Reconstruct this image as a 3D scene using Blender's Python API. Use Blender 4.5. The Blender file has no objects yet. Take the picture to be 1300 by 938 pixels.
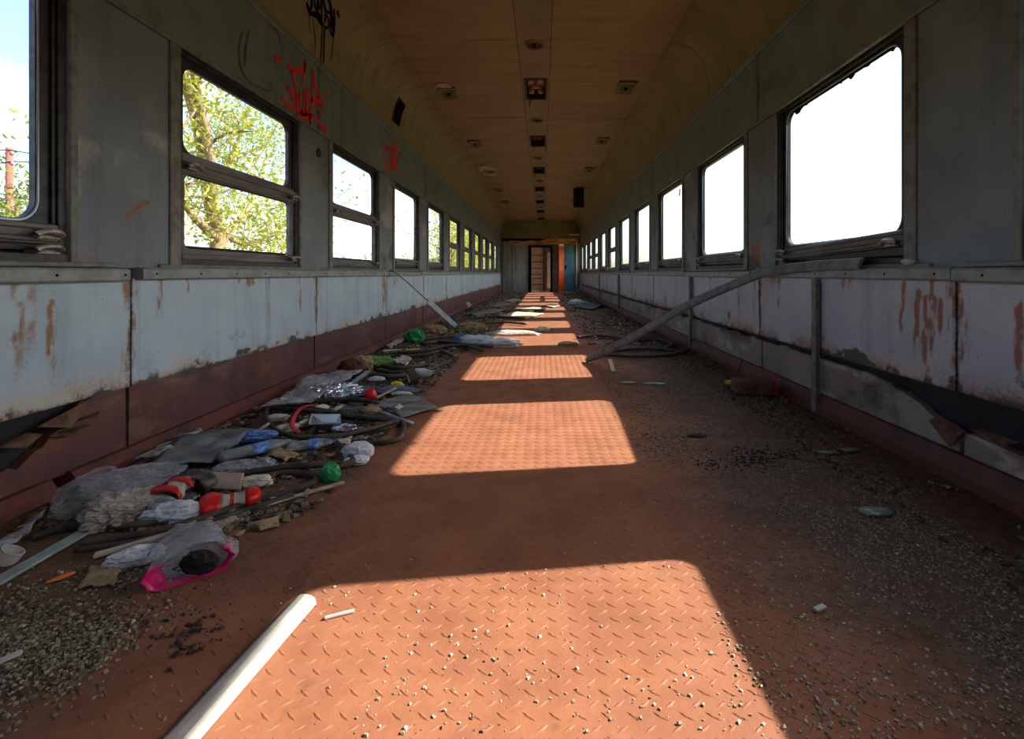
import bpy, math, random
import numpy as np
from mathutils import Vector, Matrix
random.seed(7)
RNG = np.random.default_rng(7)
SC = bpy.context.scene
COL = SC.collection

# ------------------------------------------------------------------ camera
H = 0.68                       # eye height above the floor
F = 600.0                      # focal length in pixels of the 1300 x 938 frame
VX, VY = 689.0, 347.0          # vanishing point of the car's length
cd = bpy.data.cameras.new('camera')
cam = bpy.data.objects.new('camera', cd); COL.objects.link(cam)
cam.location = (0, 0, H); cam.rotation_euler = (math.pi / 2, 0, 0)
cd.sensor_width = 36; cd.lens = 36 * F / 1300
cd.shift_x = -(VX - 650) / 1300; cd.shift_y = -(469 - VY) / 1300
cd.clip_start = 0.02; cd.clip_end = 1000
SC.camera = cam

# ------------------------------------------------------------------ sky, sun, exposure
SUN_DIR = Vector((1.0, 0.125, 0.82)).normalized()
w = bpy.data.worlds.new('sky'); SC.world = w; w.use_nodes = True
nt = w.node_tree; nt.nodes.clear()
def wn(t, **k):
    n = nt.nodes.new(t)
    for a, b in k.items(): setattr(n, a, b)
    return n
out = wn('ShaderNodeOutputWorld'); bg = wn('ShaderNodeBackground')
sky = wn('ShaderNodeTexSky', sky_type='NISHITA', sun_disc=False)
sky.sun_elevation = math.asin(SUN_DIR.z)
sky.sun_rotation = math.atan2(SUN_DIR.x, SUN_DIR.y)
sky.air_density = 1.0; sky.dust_density = 2.6; sky.ozone_density = 1.0
tc = wn('ShaderNodeTexCoord'); mp = wn('ShaderNodeMapping'); mp.inputs['Scale'].default_value = (1, 1, 2.4)
nz = wn('ShaderNodeTexNoise'); nz.inputs['Scale'].default_value = 2.6; nz.inputs['Detail'].default_value = 7; nz.inputs['Roughness'].default_value = .58
rp = wn('ShaderNodeValToRGB'); rp.color_ramp.elements[0].position = .52; rp.color_ramp.elements[1].position = .72
mx = wn('ShaderNodeMix', data_type='RGBA'); mx.inputs['B'].default_value = (6.6, 6.9, 7.3, 1)
nt.links.new(tc.outputs['Generated'], mp.inputs['Vector']); nt.links.new(mp.outputs[0], nz.inputs['Vector'])
nt.links.new(nz.outputs['Fac'], rp.inputs[0]); nt.links.new(rp.outputs[0], mx.inputs['Factor'])
nt.links.new(sky.outputs[0], mx.inputs['A']); nt.links.new(mx.outputs['Result'], bg.inputs['Color'])
bg.inputs['Strength'].default_value = 0.46
nt.links.new(bg.outputs[0], out.inputs[0])

sl = bpy.data.lights.new('sun', 'SUN'); sl.energy = 14.0; sl.angle = 0.0093; sl.color = (1.0, .93, .82)
so = bpy.data.objects.new('sun', sl); COL.objects.link(so)
so.rotation_euler = (-SUN_DIR).to_track_quat('-Z', 'Y').to_euler(); so.location = (30, 5, 25)

vs = SC.view_settings
vs.view_transform = 'Standard'; vs.look = 'None'; vs.gamma = 1.0; vs.use_curve_mapping = False
vs.exposure = 0.0

# ------------------------------------------------------------------ pixel helpers (design positions on real planes)
XL, XR = -1.5, 1.36            # inner faces of the two side walls
def fl(px, py, z=0.0):
    Y = F * (H - z) / (py - VY)
    return np.array([(px - VX) / F * Y, Y, z])
def wl(px, py, d=0.0):         # point on the left wall plane
    Y = F * (XL - d) / (px - VX)
    return np.array([XL - d, Y, H + (VY - py) / F * Y])

# ------------------------------------------------------------------ noise
def _hash(ix, iy, seed):
    h = (ix.astype(np.int64) * 374761393 + iy.astype(np.int64) * 668265263 + seed * 974634777) & 0x7fffffff
    h = (h ^ (h >> 13)) * 1274126177 & 0x7fffffff
    return ((h ^ (h >> 16)) & 0xffff) / 65535.0
def vn(x, y, seed=0):
    x = np.asarray(x, float); y = np.asarray(y, float)
    ix = np.floor(x); iy = np.floor(y); fx = x - ix; fy = y - iy
    fx = fx * fx * (3 - 2 * fx); fy = fy * fy * (3 - 2 * fy)
    a = _hash(ix, iy, seed); b = _hash(ix + 1, iy, seed); c = _hash(ix, iy + 1, seed); d = _hash(ix + 1, iy + 1, seed)
    return a + (b - a) * fx + (c - a) * fy + (a - b - c + d) * fx * fy
def fbm(x, y, seed=0, o=4):
    t = 0; amp = .5; s = 0
    for k in range(o):
        t = t + amp * vn(np.asarray(x) * 2 ** k, np.asarray(y) * 2 ** k, seed + 17 * k); s += amp; amp *= .5
    return t / s
def sst(a, b, x):
    t = np.clip((np.asarray(x, float) - a) / (b - a), 0, 1); return t * t * (3 - 2 * t)

# ------------------------------------------------------------------ objects
def wloc(o):
    l = Vector((0, 0, 0))
    while o is not None: l = l + o.location; o = o.parent
    return np.array(l)
def tag(o, label=None, cat=None, group=None, kind=None):
    if label: o['label'] = label
    if cat: o['category'] = cat
    if group: o['group'] = group
    if kind: o['kind'] = kind
    return o
def thing(name, label, cat, loc=(0, 0, 0), group=None, kind=None, parent=None):
    o = bpy.data.objects.new(name, None); COL.objects.link(o); o.location = Vector([float(v) for v in loc])
    o.empty_display_size = .05; o.parent = parent
    return tag(o, label, cat, group, kind)
def mk(name, VF, m, parent=None, smooth=False, attr=None, label=None, cat=None, group=None, kind=None, sol=0, bev=0):
    V, Fc = VF; V = np.asarray(V, float).reshape(-1, 3)
    me = bpy.data.meshes.new(name)
    if parent is not None: o0 = wloc(parent); loc = (0, 0, 0)
    elif cat and kind != 'structure':
        o0 = np.array([V[:, 0].mean(), V[:, 1].mean(), V[:, 2].min()]); loc = o0
    else: o0 = np.zeros(3); loc = (0, 0, 0)
    me.from_pydata((V - o0).tolist(), [], Fc if isinstance(Fc, list) else Fc.tolist())
    if smooth: me.polygons.foreach_set('use_smooth', [True] * len(me.polygons))
    if attr is not None:
        at = me.color_attributes.new('wear', 'FLOAT_COLOR', 'POINT')
        at.data.foreach_set('color', np.asarray(attr, np.float32).ravel())
    me.validate(); me.update()
    if m is not None:
        for q in (m if isinstance(m, (list, tuple)) else [m]): me.materials.append(q)
    o = bpy.data.objects.new(name, me); COL.objects.link(o); o.location = Vector([float(v) for v in loc]); o.parent = parent
    if sol:
        s = o.modifiers.new('thickness', 'SOLIDIFY'); s.thickness = sol; s.offset = 0
    if bev:
        b = o.modifiers.new('edge', 'BEVEL'); b.width = bev; b.segments = 1; b.limit_method = 'ANGLE'
    return tag(o, label, cat, group, kind)
BOXF = [(0, 3, 2, 1), (4, 5, 6, 7), (0, 1, 5, 4), (1, 2, 6, 5), (2, 3, 7, 6), (3, 0, 4, 7)]
def frames(P, closed):
    n = len(P); T = np.zeros_like(P)
    for i in range(n):
        if closed: t = P[(i + 1) % n] - P[i - 1]
        else: t = P[min(i + 1, n - 1)] - P[max(i - 1, 0)]
        T[i] = t / (np.linalg.norm(t) + 1e-12)
    up = np.array([0, 0, 1.0]); N = []; B = []
    prev = None
    for i in range(n):
        b = np.cross(T[i], up)
        if np.linalg.norm(b) < .05: b = prev if prev is not None else np.cross(T[i], [1.0, 0, 0])
        b = b / np.linalg.norm(b)
        if prev is not None and np.dot(b, prev) < -.2 and abs(T[i][2]) > .6: b = -b
        prev = b; B.append(b); N.append(np.cross(b, T[i]))
    return T, np.array(N), np.array(B)
def smooth_path(P, k=5, closed=False):
    P = np.asarray(P, float); n = len(P); R = []
    for i in range(n if closed else n - 1):
        g = lambda j: P[j % n] if closed else P[min(max(j, 0), n - 1)]
        p0, p1, p2, p3 = g(i - 1), g(i), g(i + 1), g(i + 2)
        for s in range(k):
            t = s / k
            R.append(.5 * (2 * p1 + (p2 - p0) * t + (2 * p0 - 5 * p1 + 4 * p2 - p3) * t * t + (3 * p1 - p0 - 3 * p2 + p3) * t ** 3))
    if not closed: R.append(P[-1])
    return np.array(R)
class MB:
    def __init__(s): s.V = []; s.F = []
    def add(s, V, Fc):
        n = len(s.V); s.V += [tuple(map(float, v)) for v in V]; s.F += [tuple(int(i) + n for i in f) for f in Fc]; return s
    def box(s, x0, x1, y0, y1, z0, z1):
        x0, x1 = sorted((x0, x1)); y0, y1 = sorted((y0, y1)); z0, z1 = sorted((z0, z1))
        return s.add([(x0, y0, z0), (x1, y0, z0), (x1, y1, z0), (x0, y1, z0), (x0, y0, z1), (x1, y0, z1), (x1, y1, z1), (x0, y1, z1)], BOXF)
    def bar(s, a, b, wd, th, up=(0, 0, 1), jit=0):
        a = np.asarray(a, float); b = np.asarray(b, float); t = b - a; t /= np.linalg.norm(t)
        sd = np.cross(t, up); sd /= np.linalg.norm(sd); u = np.cross(sd, t)
        c = []
        for p in (a, b):
            for (i, j) in ((-1, -1), (1, -1), (1, 1), (-1, 1)): c.append(p + sd * i * wd / 2 + u * j * th / 2 + (RNG.normal(0, jit, 3) if jit else 0))
        return s.add([c[0], c[1], c[2], c[3], c[4], c[5], c[6], c[7]], [(0, 3, 2, 1), (4, 5, 6, 7), (0, 1, 5, 4), (1, 2, 6, 5), (2, 3, 7, 6), (3, 0, 4, 7)])
    def tube(s, P, r, n=8, closed=False, rz=None, taper=None):
        P = np.asarray(P, float); T, N, B = frames(P, closed); rz = r if rz is None else rz
        V = []
        for i in range(len(P)):
            q = 1 if taper is None else taper[i]
            for k in range(n):
                a = 2 * math.pi * (k + .5) / n
                V.append(P[i] + (B[i] * math.cos(a) * r + N[i] * math.sin(a) * rz) * q)
        Fc = []; m = len(P)
        for i in range(m if closed else m - 1):
            for k in range(n):
                j = (i + 1) % m; k2 = (k + 1) % n
                Fc.append((i * n + k, i * n + k2, j * n + k2, j * n + k))
        if not closed: Fc += [tuple(range(n - 1, -1, -1)), tuple((m - 1) * n + k for k in range(n))]
        return s.add(V, Fc)
    def lathe(s, prof, M=None, n=16, caps=True):
        V = []; m = len(prof)
        for (r, z) in prof:
            for k in range(n):
                a = 2 * math.pi * k / n; v = Vector((r * math.cos(a), r * math.sin(a), z)); V.append(M @ v if M else v)
        Fc = [(i * n + k, i * n + (k + 1) % n, (i + 1) * n + (k + 1) % n, (i + 1) * n + k) for i in range(m - 1) for k in range(n)]
        if caps: Fc += [tuple(range(n - 1, -1, -1)), tuple((m - 1) * n + k for k in range(n))]
        return s.add(V, Fc)
    @property
    def vf(s): return s.V, s.F

# ------------------------------------------------------------------ materials
def lin(c): return tuple(((v / 255) / 12.92 if v / 255 <= .04045 else ((v / 255 + .055) / 1.055) ** 2.4) for v in c) + (1,)
class NB:
    def __init__(s, name):
        s.m = bpy.data.materials.new(name); s.m.use_nodes = True; s.t = s.m.node_tree; s.t.nodes.clear()
        s.out = s.n('ShaderNodeOutputMaterial'); s.b = s.n('ShaderNodeBsdfPrincipled'); s.t.links.new(s.b.outputs[0], s.out.inputs[0])
        s.tc = s.n('ShaderNodeTexCoord')
    def n(s, t, **k):
        q = s.t.nodes.new(t)
        for a, b in k.items(): setattr(q, a, b)
        return q
    def l(s, a, b): s.t.links.new(a, b)
    def noise(s, scale=5, det=5, rough=.55, stretch=(1, 1, 1), dist=0):
        mp = s.n('ShaderNodeMapping'); mp.inputs['Scale'].default_value = stretch; s.l(s.tc.outputs['Object'], mp.inputs[0])
        q = s.n('ShaderNodeTexNoise'); q.inputs['Scale'].default_value = scale; q.inputs['Detail'].default_value = det
        q.inputs['Roughness'].default_value = rough; q.inputs['Distortion'].default_value = dist; s.l(mp.outputs[0], q.inputs['Vector']); return q.outputs['Fac']
    def ramp(s, f, a, b, lo=0, hi=1):
        q = s.n('ShaderNodeMapRange', interpolation_type='SMOOTHSTEP'); q.inputs['From Min'].default_value = a; q.inputs['From Max'].default_value = b
        q.inputs['To Min'].default_value = lo; q.inputs['To Max'].default_value = hi; s.l(f, q.inputs['Value']); return q.outputs['Result']
    def mix(s, f, a, b):
        q = s.n('ShaderNodeMix', data_type='RGBA')
        for sock, v in (('Factor', f), ('A', a), ('B', b)):
            if isinstance(v, (int, float, tuple)): q.inputs[sock].default_value = v
            else: s.l(v, q.inputs[sock])
        return q.outputs['Result']
    def math(s, op, a, b=0.0, c=0.0):
        q = s.n('ShaderNodeMath', operation=op)
        for i, v in enumerate((a, b, c)):
            if isinstance(v, (int, float)): q.inputs[i].default_value = v
            else: s.l(v, q.inputs[i])
        return q.outputs[0]
    def bump(s, f, st=.3, d=.01):
        q = s.n('ShaderNodeBump'); q.inputs['Strength'].default_value = st; q.inputs['Distance'].default_value = d
        s.l(f, q.inputs['Height']); s.l(q.outputs[0], s.b.inputs['Normal'])
    def done(s, col, rough=.6, metal=0, spec=None):
        if isinstance(col, tuple): s.b.inputs['Base Color'].default_value = col
        else: s.l(col, s.b.inputs['Base Color'])
        if isinstance(rough, (int, float)): s.b.inputs['Roughness'].default_value = rough
        else: s.l(rough, s.b.inputs['Roughness'])
        s.b.inputs['Metallic'].default_value = metal
        if spec is not None: s.b.inputs['Specular IOR Level'].default_value = spec
        return s.m
def flat(name, c, rough=.6, metal=0, c2=None, scale=12, lo=.4, hi=.65, stretch=(1, 1, 1), bump=0, bs=None, spec=None):
    b = NB(name); col = lin(c)
    if c2: col = b.mix(b.ramp(b.noise(scale, 6, .6, stretch), lo, hi), lin(c), lin(c2))
    if bump: b.bump(b.noise(bs or scale * 2, 5, .6, stretch), bump, .01)
    return b.done(col, rough, metal, spec)
def worn(name, c, c2, rust=(136, 84, 44), grime=(58, 48, 42), pale=(190, 185, 172), scale=3.0, rough=.55, streak=.35):
    """painted sheet with mottling; rust / grime / bare patches follow the mesh's wear attribute"""
    b = NB(name)
    col = b.mix(b.ramp(b.noise(scale, 7, .62), .35, .68), lin(c), lin(c2))
    st = b.ramp(b.noise(9, 5, .6, (1, 1, .07)), .48, .72, 0, streak)
    col = b.mix(st, col, lin(tuple(v * .62 for v in c)))
    sp = b.ramp(b.noise(60, 3, .6), .66, .74, 0, .5)
    col = b.mix(sp, col, lin(grime))
    at = b.n('ShaderNodeAttribute', attribute_name='wear'); sx = b.n('ShaderNodeSeparateColor'); b.l(at.outputs['Color'], sx.inputs[0])
    fine = b.noise(70, 8, .75)
    def mask(sock, k=.6, top=.9): return b.ramp(b.math('ADD', b.math('MULTIPLY', sock, 1.1), b.math('MULTIPLY', b.math('SUBTRACT', fine, .5), k * 2)), .12, .85, 0, top)
    zero = b.ramp(sx.outputs['Blue'], .02, .15)
    col = b.mix(b.math('MULTIPLY', mask(sx.outputs['Blue']), zero), col, lin(pale))
    col = b.mix(b.math('MULTIPLY', mask(sx.outputs['Red']), b.ramp(sx.outputs['Red'], .02, .15)), col, b.mix(fine, lin(tuple(v * .62 for v in rust)), lin(tuple(min(255, v * 1.22) for v in rust))))
    col = b.mix(b.math('MULTIPLY', mask(sx.outputs['Green']), b.ramp(sx.outputs['Green'], .02, .15)), col, lin(grime))
    b.bump(b.noise(30, 5, .65), .15, .01)
    return b.done(col, rough)

M = {}
M['wains'] = worn('pale_blue_paint', (164, 188, 202), (180, 202, 212), rust=(146, 98, 50))
M['wains_r'] = worn('white_grey_paint', (166, 174, 186), (182, 188, 198), rust=(142, 84, 42))
M['post'] = worn('grey_paint', (100, 113, 122), (118, 131, 140), pale=(170, 172, 168))
M['frieze'] = worn('olive_grey_paint', (100, 112, 108), (116, 128, 122), pale=(140, 146, 138))
M['kick'] = worn('purple_brown_lino', (88, 58, 58), (108, 74, 70), pale=(130, 100, 84), rough=.45)
M['kick_r'] = worn('dirty_white_sheet', (128, 118, 112), (152, 146, 142), rust=(110, 66, 36))
M['rail'] = flat('grey_rail_paint', (140, 152, 150), .5, 0, (116, 126, 124), 14)
M['trim'] = flat('trim_paint', (118, 122, 118), .55, 0, (92, 92, 88), 16)
M['redrail'] = flat('oxide_red_paint', (104, 50, 38), .6, 0, (70, 40, 34), 10, bump=.2)
M['shell'] = flat('dark_steel', (40, 40, 44), .8, .1, (28, 26, 26), 8)
M['frame'] = flat('dark_window_metal', (66, 68, 72), .45, .5, (46, 46, 48), 20)
M['bar'] = flat('grey_alloy', (112, 110, 110), .5, .35, (84, 80, 78), 24, stretch=(1, .15, 1))
M['latch'] = flat('worn_alloy_latch', (150, 146, 136), .5, .4, (100, 94, 86), 40)
M['seal'] = flat('bright_edge_strip', (170, 178, 186), .35, .6)
M['black'] = flat('void_black', (9, 8, 8), .95, spec=.1)
M['rust'] = flat('rusty_steel', (96, 54, 34), .85, .1, (60, 36, 26), 30, bump=.3)

def ceiling_mat(name, a, b2, c):
    b = NB(name)
    col = b.mix(b.ramp(b.noise(2.2, 7, .65), .35, .68), lin(a), lin(b2))
    col = b.mix(b.ramp(b.noise(5, 6, .65, (.25, 1.6, 1)), .45, .75, 0, .65), col, lin(c))
    col = b.mix(b.ramp(b.noise(26, 5, .7), .62, .72, 0, .5), col, lin((62, 50, 34)))
    b.bump(b.noise(18, 5, .6), .12, .01)
    return b.done(col, .65)
M['ceil'] = ceiling_mat('ochre_ceiling_paint', (146, 120, 84), (160, 132, 92), (112, 88, 60))
M['cove'] = ceiling_mat('ochre_cove_paint', (128, 116, 74), (142, 128, 84), (98, 86, 52))
M['strip'] = ceiling_mat('ochre_strip_paint', (136, 114, 80), (148, 126, 90), (110, 90, 62))

def floor_mat():
    b = NB('red_oxide_tread_plate')
    geo = b.n('ShaderNodeNewGeometry'); sp = b.n('ShaderNodeSeparateXYZ'); b.l(geo.outputs['Position'], sp.inputs[0])
    red = b.mix(b.ramp(b.noise(6, 7, .65), .3, .7), lin((146, 95, 67)), lin((126, 79, 55)))
    red = b.mix(b.ramp(b.noise(1.6, 6, .6), .5, .72, 0, .5), red, lin((124, 76, 56)))
    red = b.mix(b.ramp(b.noise(70, 4, .7), .6, .75, 0, .6), red, lin((110, 62, 42)))
    # soil: towards both walls, patchy, more of it down the car
    xa = b.math('ABSOLUTE', b.math('ADD', sp.outputs[0], .1))
    side = b.ramp(b.math('ADD', xa, b.math('MULTIPLY', b.math('SUBTRACT', b.noise(2.3, 7, .7), .5), 1.7)), .42, .95)
    far = b.ramp(sp.outputs[1], 2.5, 9, 0, .7)
    dirt = b.math('MAXIMUM', side, b.math('MULTIPLY', far, b.ramp(b.noise(4, 6, .7), .4, .6)))
    soil = b.mix(b.ramp(b.noise(30, 6, .7), .35, .7), lin((66, 50, 38)), lin((104, 84, 64)))
    col = b.mix(b.math('MULTIPLY', dirt, .8), red, soil)
    col = b.mix(b.ramp(b.noise(3.1, 7, .7, dist=.6), .60, .74, 0, .7), col, lin((52, 36, 30)))
    col = b.mix(b.ramp(b.noise(11, 6, .7), .58, .74, 0, .45), col, lin((70, 48, 38)))
    b.bump(b.noise(90, 4, .7), .25, .004)
    return b.done(col, b.ramp(b.noise(8, 4), .3, .7, .55, .8), spec=.35)
M['floor'] = floor_mat()

# ------------------------------------------------------------------ the car: walls
PITCH = 1.412
Y0, Y1 = -3.3, 17.0
LB = [(1.952 + PITCH * k, 2.905 + PITCH * k) for k in range(-3, 10)]      # window bays, left wall
RB = [(1.772 + PITCH * k, 2.745 + PITCH * k) for k in range(-3, 11)]      # right wall
ZB, ZT = 0.72, 1.625                                                     # bay: sill to header
class Side:
    def __init__(s, name, X, sg, bays): s.name, s.X, s.sg, s.bays = name, X, sg, bays
    def x(s, d): return s.X + s.sg * d          # d: depth outwards from the inner face
LEFT = Side('left', XL, -1, LB); RIGHT = Side('right', XR, 1, RB)
def sbox(mb, S, d0, d1, y0, y1, z0, z1): return mb.box(S.x(d0), S.x(d1), y0, y1, z0, z1)
def panel(S, y0, y1, z0, z1, d, th, nu, nv, wear, zt=None, zb=None, bulge=.002, seed=0):
    """sheet on a side wall: gridded front (d outwards), folded-back rim, wear attribute (rust, grime, bare)"""
    u = np.linspace(0, 1, nu); v = np.linspace(0, 1, nv); U, Vv = np.meshgrid(u, v)
    Y = y0 + U * (y1 - y0)
    T = z1 if zt is None else zt(Y); Bm = z0 if zb is None else zb(Y)
    Z = Bm + Vv * (T - Bm)
    D = d + (fbm(Y * 3, Z * 3, seed + 5, 3) - .5) * 2 * bulge
    X = S.X + S.sg * D
    P = np.stack([X, Y, Z], -1).reshape(-1, 3)
    Wr = wear(Y, Z) if wear else (Y * 0, Y * 0, Y * 0)
    A = np.stack([np.clip(q, 0, 1) for q in Wr] + [np.ones_like(Y)], -1).reshape(-1, 4)
    idx = np.arange(nu * nv).reshape(nv, nu)
    q = np.stack([idx[:-1, :-1], idx[:-1, 1:], idx[1:, 1:], idx[1:, :-1]], -1).reshape(-1, 4)
    if S.sg > 0: q = q[:, ::-1]
    rim = list(idx[0, :]) + list(idx[1:, -1]) + list(idx[-1, -2::-1]) + list(idx[-2:0:-1, 0])
    Pb = P[rim].copy(); Pb[:, 0] = S.x(d + th); n0 = len(P); m = len(rim)
    P = np.vstack([P, Pb]); A = np.vstack([A, A[rim]])
    rq = [(rim[i], n0 + i, n0 + (i + 1) % m, rim[(i + 1) % m]) for i in range(m)]
    if S.sg > 0: rq = [t[::-1] for t in rq]
    return (P, q.tolist() + rq), A
def streaks(Y, Z, L, seed):
    r = np.zeros_like(Y)
    for (yc, wd, zt, ln, am) in L:
        wob = (fbm(Z * 9, Z * 0 + yc, seed, 3) - .5) * wd * 1.2
        g = np.exp(-((Y - yc - wob) / wd) ** 2)
        v = sst(zt + .015, zt - .01, Z) * sst(zt - ln, zt - ln * .45, Z)
        r = np.maximum(r, 1.0 * am * g * v * (.15 + 1.3 * sst(.3, .75, fbm(Y * 60, Z * 16, seed + 3, 4))))
    return r

def build_wall(S):
    left = S is LEFT
    mb = MB()
    # outer skin with the window holes
    sbox(mb, S, .050, .058, Y0, Y1, -.25, ZB + .08); sbox(mb, S, .050, .058, Y0, Y1, ZT + .04, 2.72)
    ys = [Y0] + [v for b in S.bays for v in (b[0] + .02, b[1] - .02)] + [Y1]
    for i in range(0, len(ys), 2): sbox(mb, S, .050, .058, ys[i], ys[i + 1], ZB + .08, ZT + .04)
    root = mk('wall_' + S.name, mb.vf, M['shell'], kind='structure',
              label=('pale blue and grey panelled side wall above the litter heap' if left else 'shaded white and grey panelled side wall facing the litter heap'), cat='wall')
    bays = S.bays
    cen = [(bays[i][1] + bays[i + 1][0]) / 2 for i in range(len(bays) - 1)]
    edges = [Y0] + cen + [Y1]
    wz0, wz1 = (.268, .66) if left else (.292, .66)
    for i in range(len(edges) - 1):
        a, b = edges[i], edges[i + 1]; sd = 100 + i * 7 + (0 if left else 991)
        rr = random.Random(sd); near = b > .7 and a < 6
        L = [(rr.uniform(a, b), rr.uniform(.008, .022), wz1, rr.uniform(.08, .4), rr.uniform(.3, .8)) for _ in range(3 if left else 5)]
        L += [(b - .01, .03, wz1, .45, .75), (a + .01, .02, wz1, .4, .5)]
        if left:
            for (px, wd, ln, am) in ((65, .016, .39, 1.0), (20, .03, .36, .55), (40, .02, .3, .4), (205, .007, .13, .8), (238, .012, .1, 1.1), (318, .04, .06, 1.1), (303, .02, .04, .9), (488, .05, .42, 1.2), (502, .04, .12, 1.0)):
                L.append((900 / (VX - px), wd, wz1, ln, am))
        else:
            for (px, zt, wd, ln, am) in ((1180, .60, .028, .32, 1.5), (1165, .62, .016, .30, 1.2), (1195, .6, .012, .3, 1.0), (1213, .62, .012, .3, 1.2), (1073, .66, .03, .07, 1.3), (1045, .66, .02, .05, 1.2),
                                         (1293, .64, .012, .3, 1.3), (1205, .66, .012, .1, 1.0), (925, .4, .03, .12, .8), (900, .66, .05, .03, 1.0), (845, .42, .06, .16, 1.0), (806, .45, .08, .2, 1.0)):
                L.append((816 / (px - VX), wd, zt, ln, am))
        def wear(Y, Z, a=a, b=b, sd=sd, L=L):
            n = fbm(Y * 6, Z * 6, sd, 5); n2 = fbm(Y * 18, Z * 24, sd + 40, 4)
            rust = streaks(Y, Z, L, sd)
            eb = np.exp(-(Z - wz0) / .035)
            gr = eb * sst(.42, .72, n) * .55 + eb * .75 * sst(.56, .66, n2) + np.exp(-(Z - wz0) / .012) * .5 + .75 * sst(.55, .75, n2) * np.exp(-(Z - wz0) / .09) * sst(.45, .6, n)
            es = np.minimum(np.abs(Y - a), np.abs(Y - b))
            gr = np.maximum(gr, np.exp(-es / .012) * .7 * sst(.3, .6, n2 + .15))
            gr = np.maximum(gr, .55 * sst(.62, .7, n2) * sst(.5, .66, n) * np.exp(-np.abs(Z - wz1) / .05))
            rust = np.maximum(rust, .6 * np.exp(-(Z - wz0) / .06) * sst(.5, .7, fbm(Y * 9, Z * 9, sd + 77, 4)))
            pale = 1.0 * np.exp(-(Z - wz0) / .07) * sst(.45, .62, fbm(Y * 5 + 9, Z * 9, sd + 11, 4))
            if not left: rust = np.maximum(rust, .62 * np.exp(-(Z - wz0) / .08) * sst(.35, .65, fbm(Y * 4, Z * 7, sd + 91, 4))); gr = gr * 1.15
            else: rust = np.maximum(rust, .42 * np.exp(-(Z - wz0) / .05) * sst(.45, .7, fbm(Y * 6, Z * 9, sd + 91, 4)))
            return rust, gr, pale
        vf, A = panel(S, a + .004, b - .004, wz0, wz1, 0, .03, 200 if near else 30, 56 if near else 12, wear, bulge=.003, seed=sd)
        mk('wainscot_panel', vf, M['wains'] if left else M['wains_r'], root, attr=A)
        # lower sheet
        def weark_shade(Y, Z, sd=sd):
            n = fbm(Y * 5, Z * 7, sd + 3, 5)
            return (.5 * sst(.6, .8, fbm(Y * 9, Z * 6, sd + 9, 4)), .55 * sst(.5, .8, n) + .6 * np.exp(-np.abs(Z - .26) / .012), .6 * sst(.62, .76, fbm(Y * 4, Z * 12, sd + 23, 4)))  # green: grime patches plus the wainscot's shade line painted near the top
        if left:
            zt = None
            if a < 1.4 < b: zt = lambda Y: .272 - .16 * sst(1.62, 1.40, Y + (fbm(Y * 22, Y * 0, 5, 4) - .5) * .12) * (.35 + .9 * fbm(Y * 14, Y * 0 + 3, 9, 3))
            vf, A = panel(S, a + .006, b - .006, .045, .272, .014, .03, 60 if near else 16, 14 if near else 5, weark_shade, zt=zt, bulge=.003, seed=sd + 1)
            mk('kick_panel', vf, M['kick'], root, attr=A)
        else:
            zt = None
            zt = lambda Y, sd=sd: .278 - .028 * fbm(Y * 9, Y * 0, sd, 4) - .10 * sst(1.98, 1.55, Y + (fbm(Y * 25, Y * 0, 8, 4) - .5) * .10)
            vf, A = panel(S, a + .01, b - .012, .085, .28, .016, .03, 70 if near else 16, 14 if near else 5, weark_shade, zt=zt, bulge=.005, seed=sd + 1)
            mk('kick_panel', vf, M['kick_r'], root, attr=A)
    # foot rail, broken near the camera
    mb = MB()
    for (a, b) in (((Y0, 1.44), (1.50, 6.0), (6.01, 11.6), (11.61, Y1)) if left else ((Y0, 3.2), (3.22, 8.8), (8.81, Y1))):
        h = .05 if left else .088
        P = [(S.x(-.03), 0), (S.x(-.026), h * .4), (S.x(-.004), h), (S.x(.03), h + .002), (S.x(.05), 0)]
        V = [(x, y, z) for y in (a, b) for x, z in P]; n = len(P)
        mk('foot_rail', (V, [(i, (i + 1) % n, n + (i + 1) % n, n + i) for i in range(n)] + [tuple(range(n))[::-1], tuple(range(n, 2 * n))]), M['redrail'], root)
    # sheets between the windows, with strips beside them
    pe = [Y0] + [v for b in bays for v in b] + [Y1]
    for i in range(0, len(pe), 2):
        a, b = pe[i], pe[i + 1]; sd = 300 + i + (0 if left else 555); near = b > 0 and a < 7
        if b - a < .03: continue
        def wearp(Y, Z, sd=sd, a=a, b=b):
            n = fbm(Y * 4, Z * 4, sd, 5)
            g = .75 * sst(.56, .78, n) * (.4 + .6 * sst(1.5, .8, Z)) + .4 * np.exp(-np.abs(Z - .72) / .05) * fbm(Y * 12, Z * 12, sd + 2, 3)
            r = .7 * np.exp(-(Z - .7) / .04) * sst(.5, .7, fbm(Y * 9, Z * 9, sd + 8, 3))
            p = .5 * sst(.6, .75, fbm(Y * 3, Z * 5, sd + 4, 4))
            if left:     # curved scrape
                cy = 900 / (VX - 175.0); t = (Y - (cy - .06)) / .12
                zc = .86 + .10 * np.clip(t, 0, 1) ** .6
                sc = np.exp(-((Z - zc) / .009) ** 2) * sst(0, .1, t) * sst(1, .9, t)
                r = np.maximum(r, 1.3 * sc)
            else:        # bare orange primer beside the second window
                q = np.exp(-((Y - 3.02) / .07) ** 2) * sst(.93, .80, Z + (fbm(Y * 20, Z * 20, 3, 3) - .5) * .16)
                r = np.maximum(r, 1.4 * q)
            return r, g, p
        vf, A = panel(S, a + .001, b - .001, .70, ZT + .01, 0, .02, 40 if near else 12, 50 if near else 14, wearp, bulge=.0015, seed=sd)
        mk('post_panel', vf, M['post'], root, attr=A)
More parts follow.
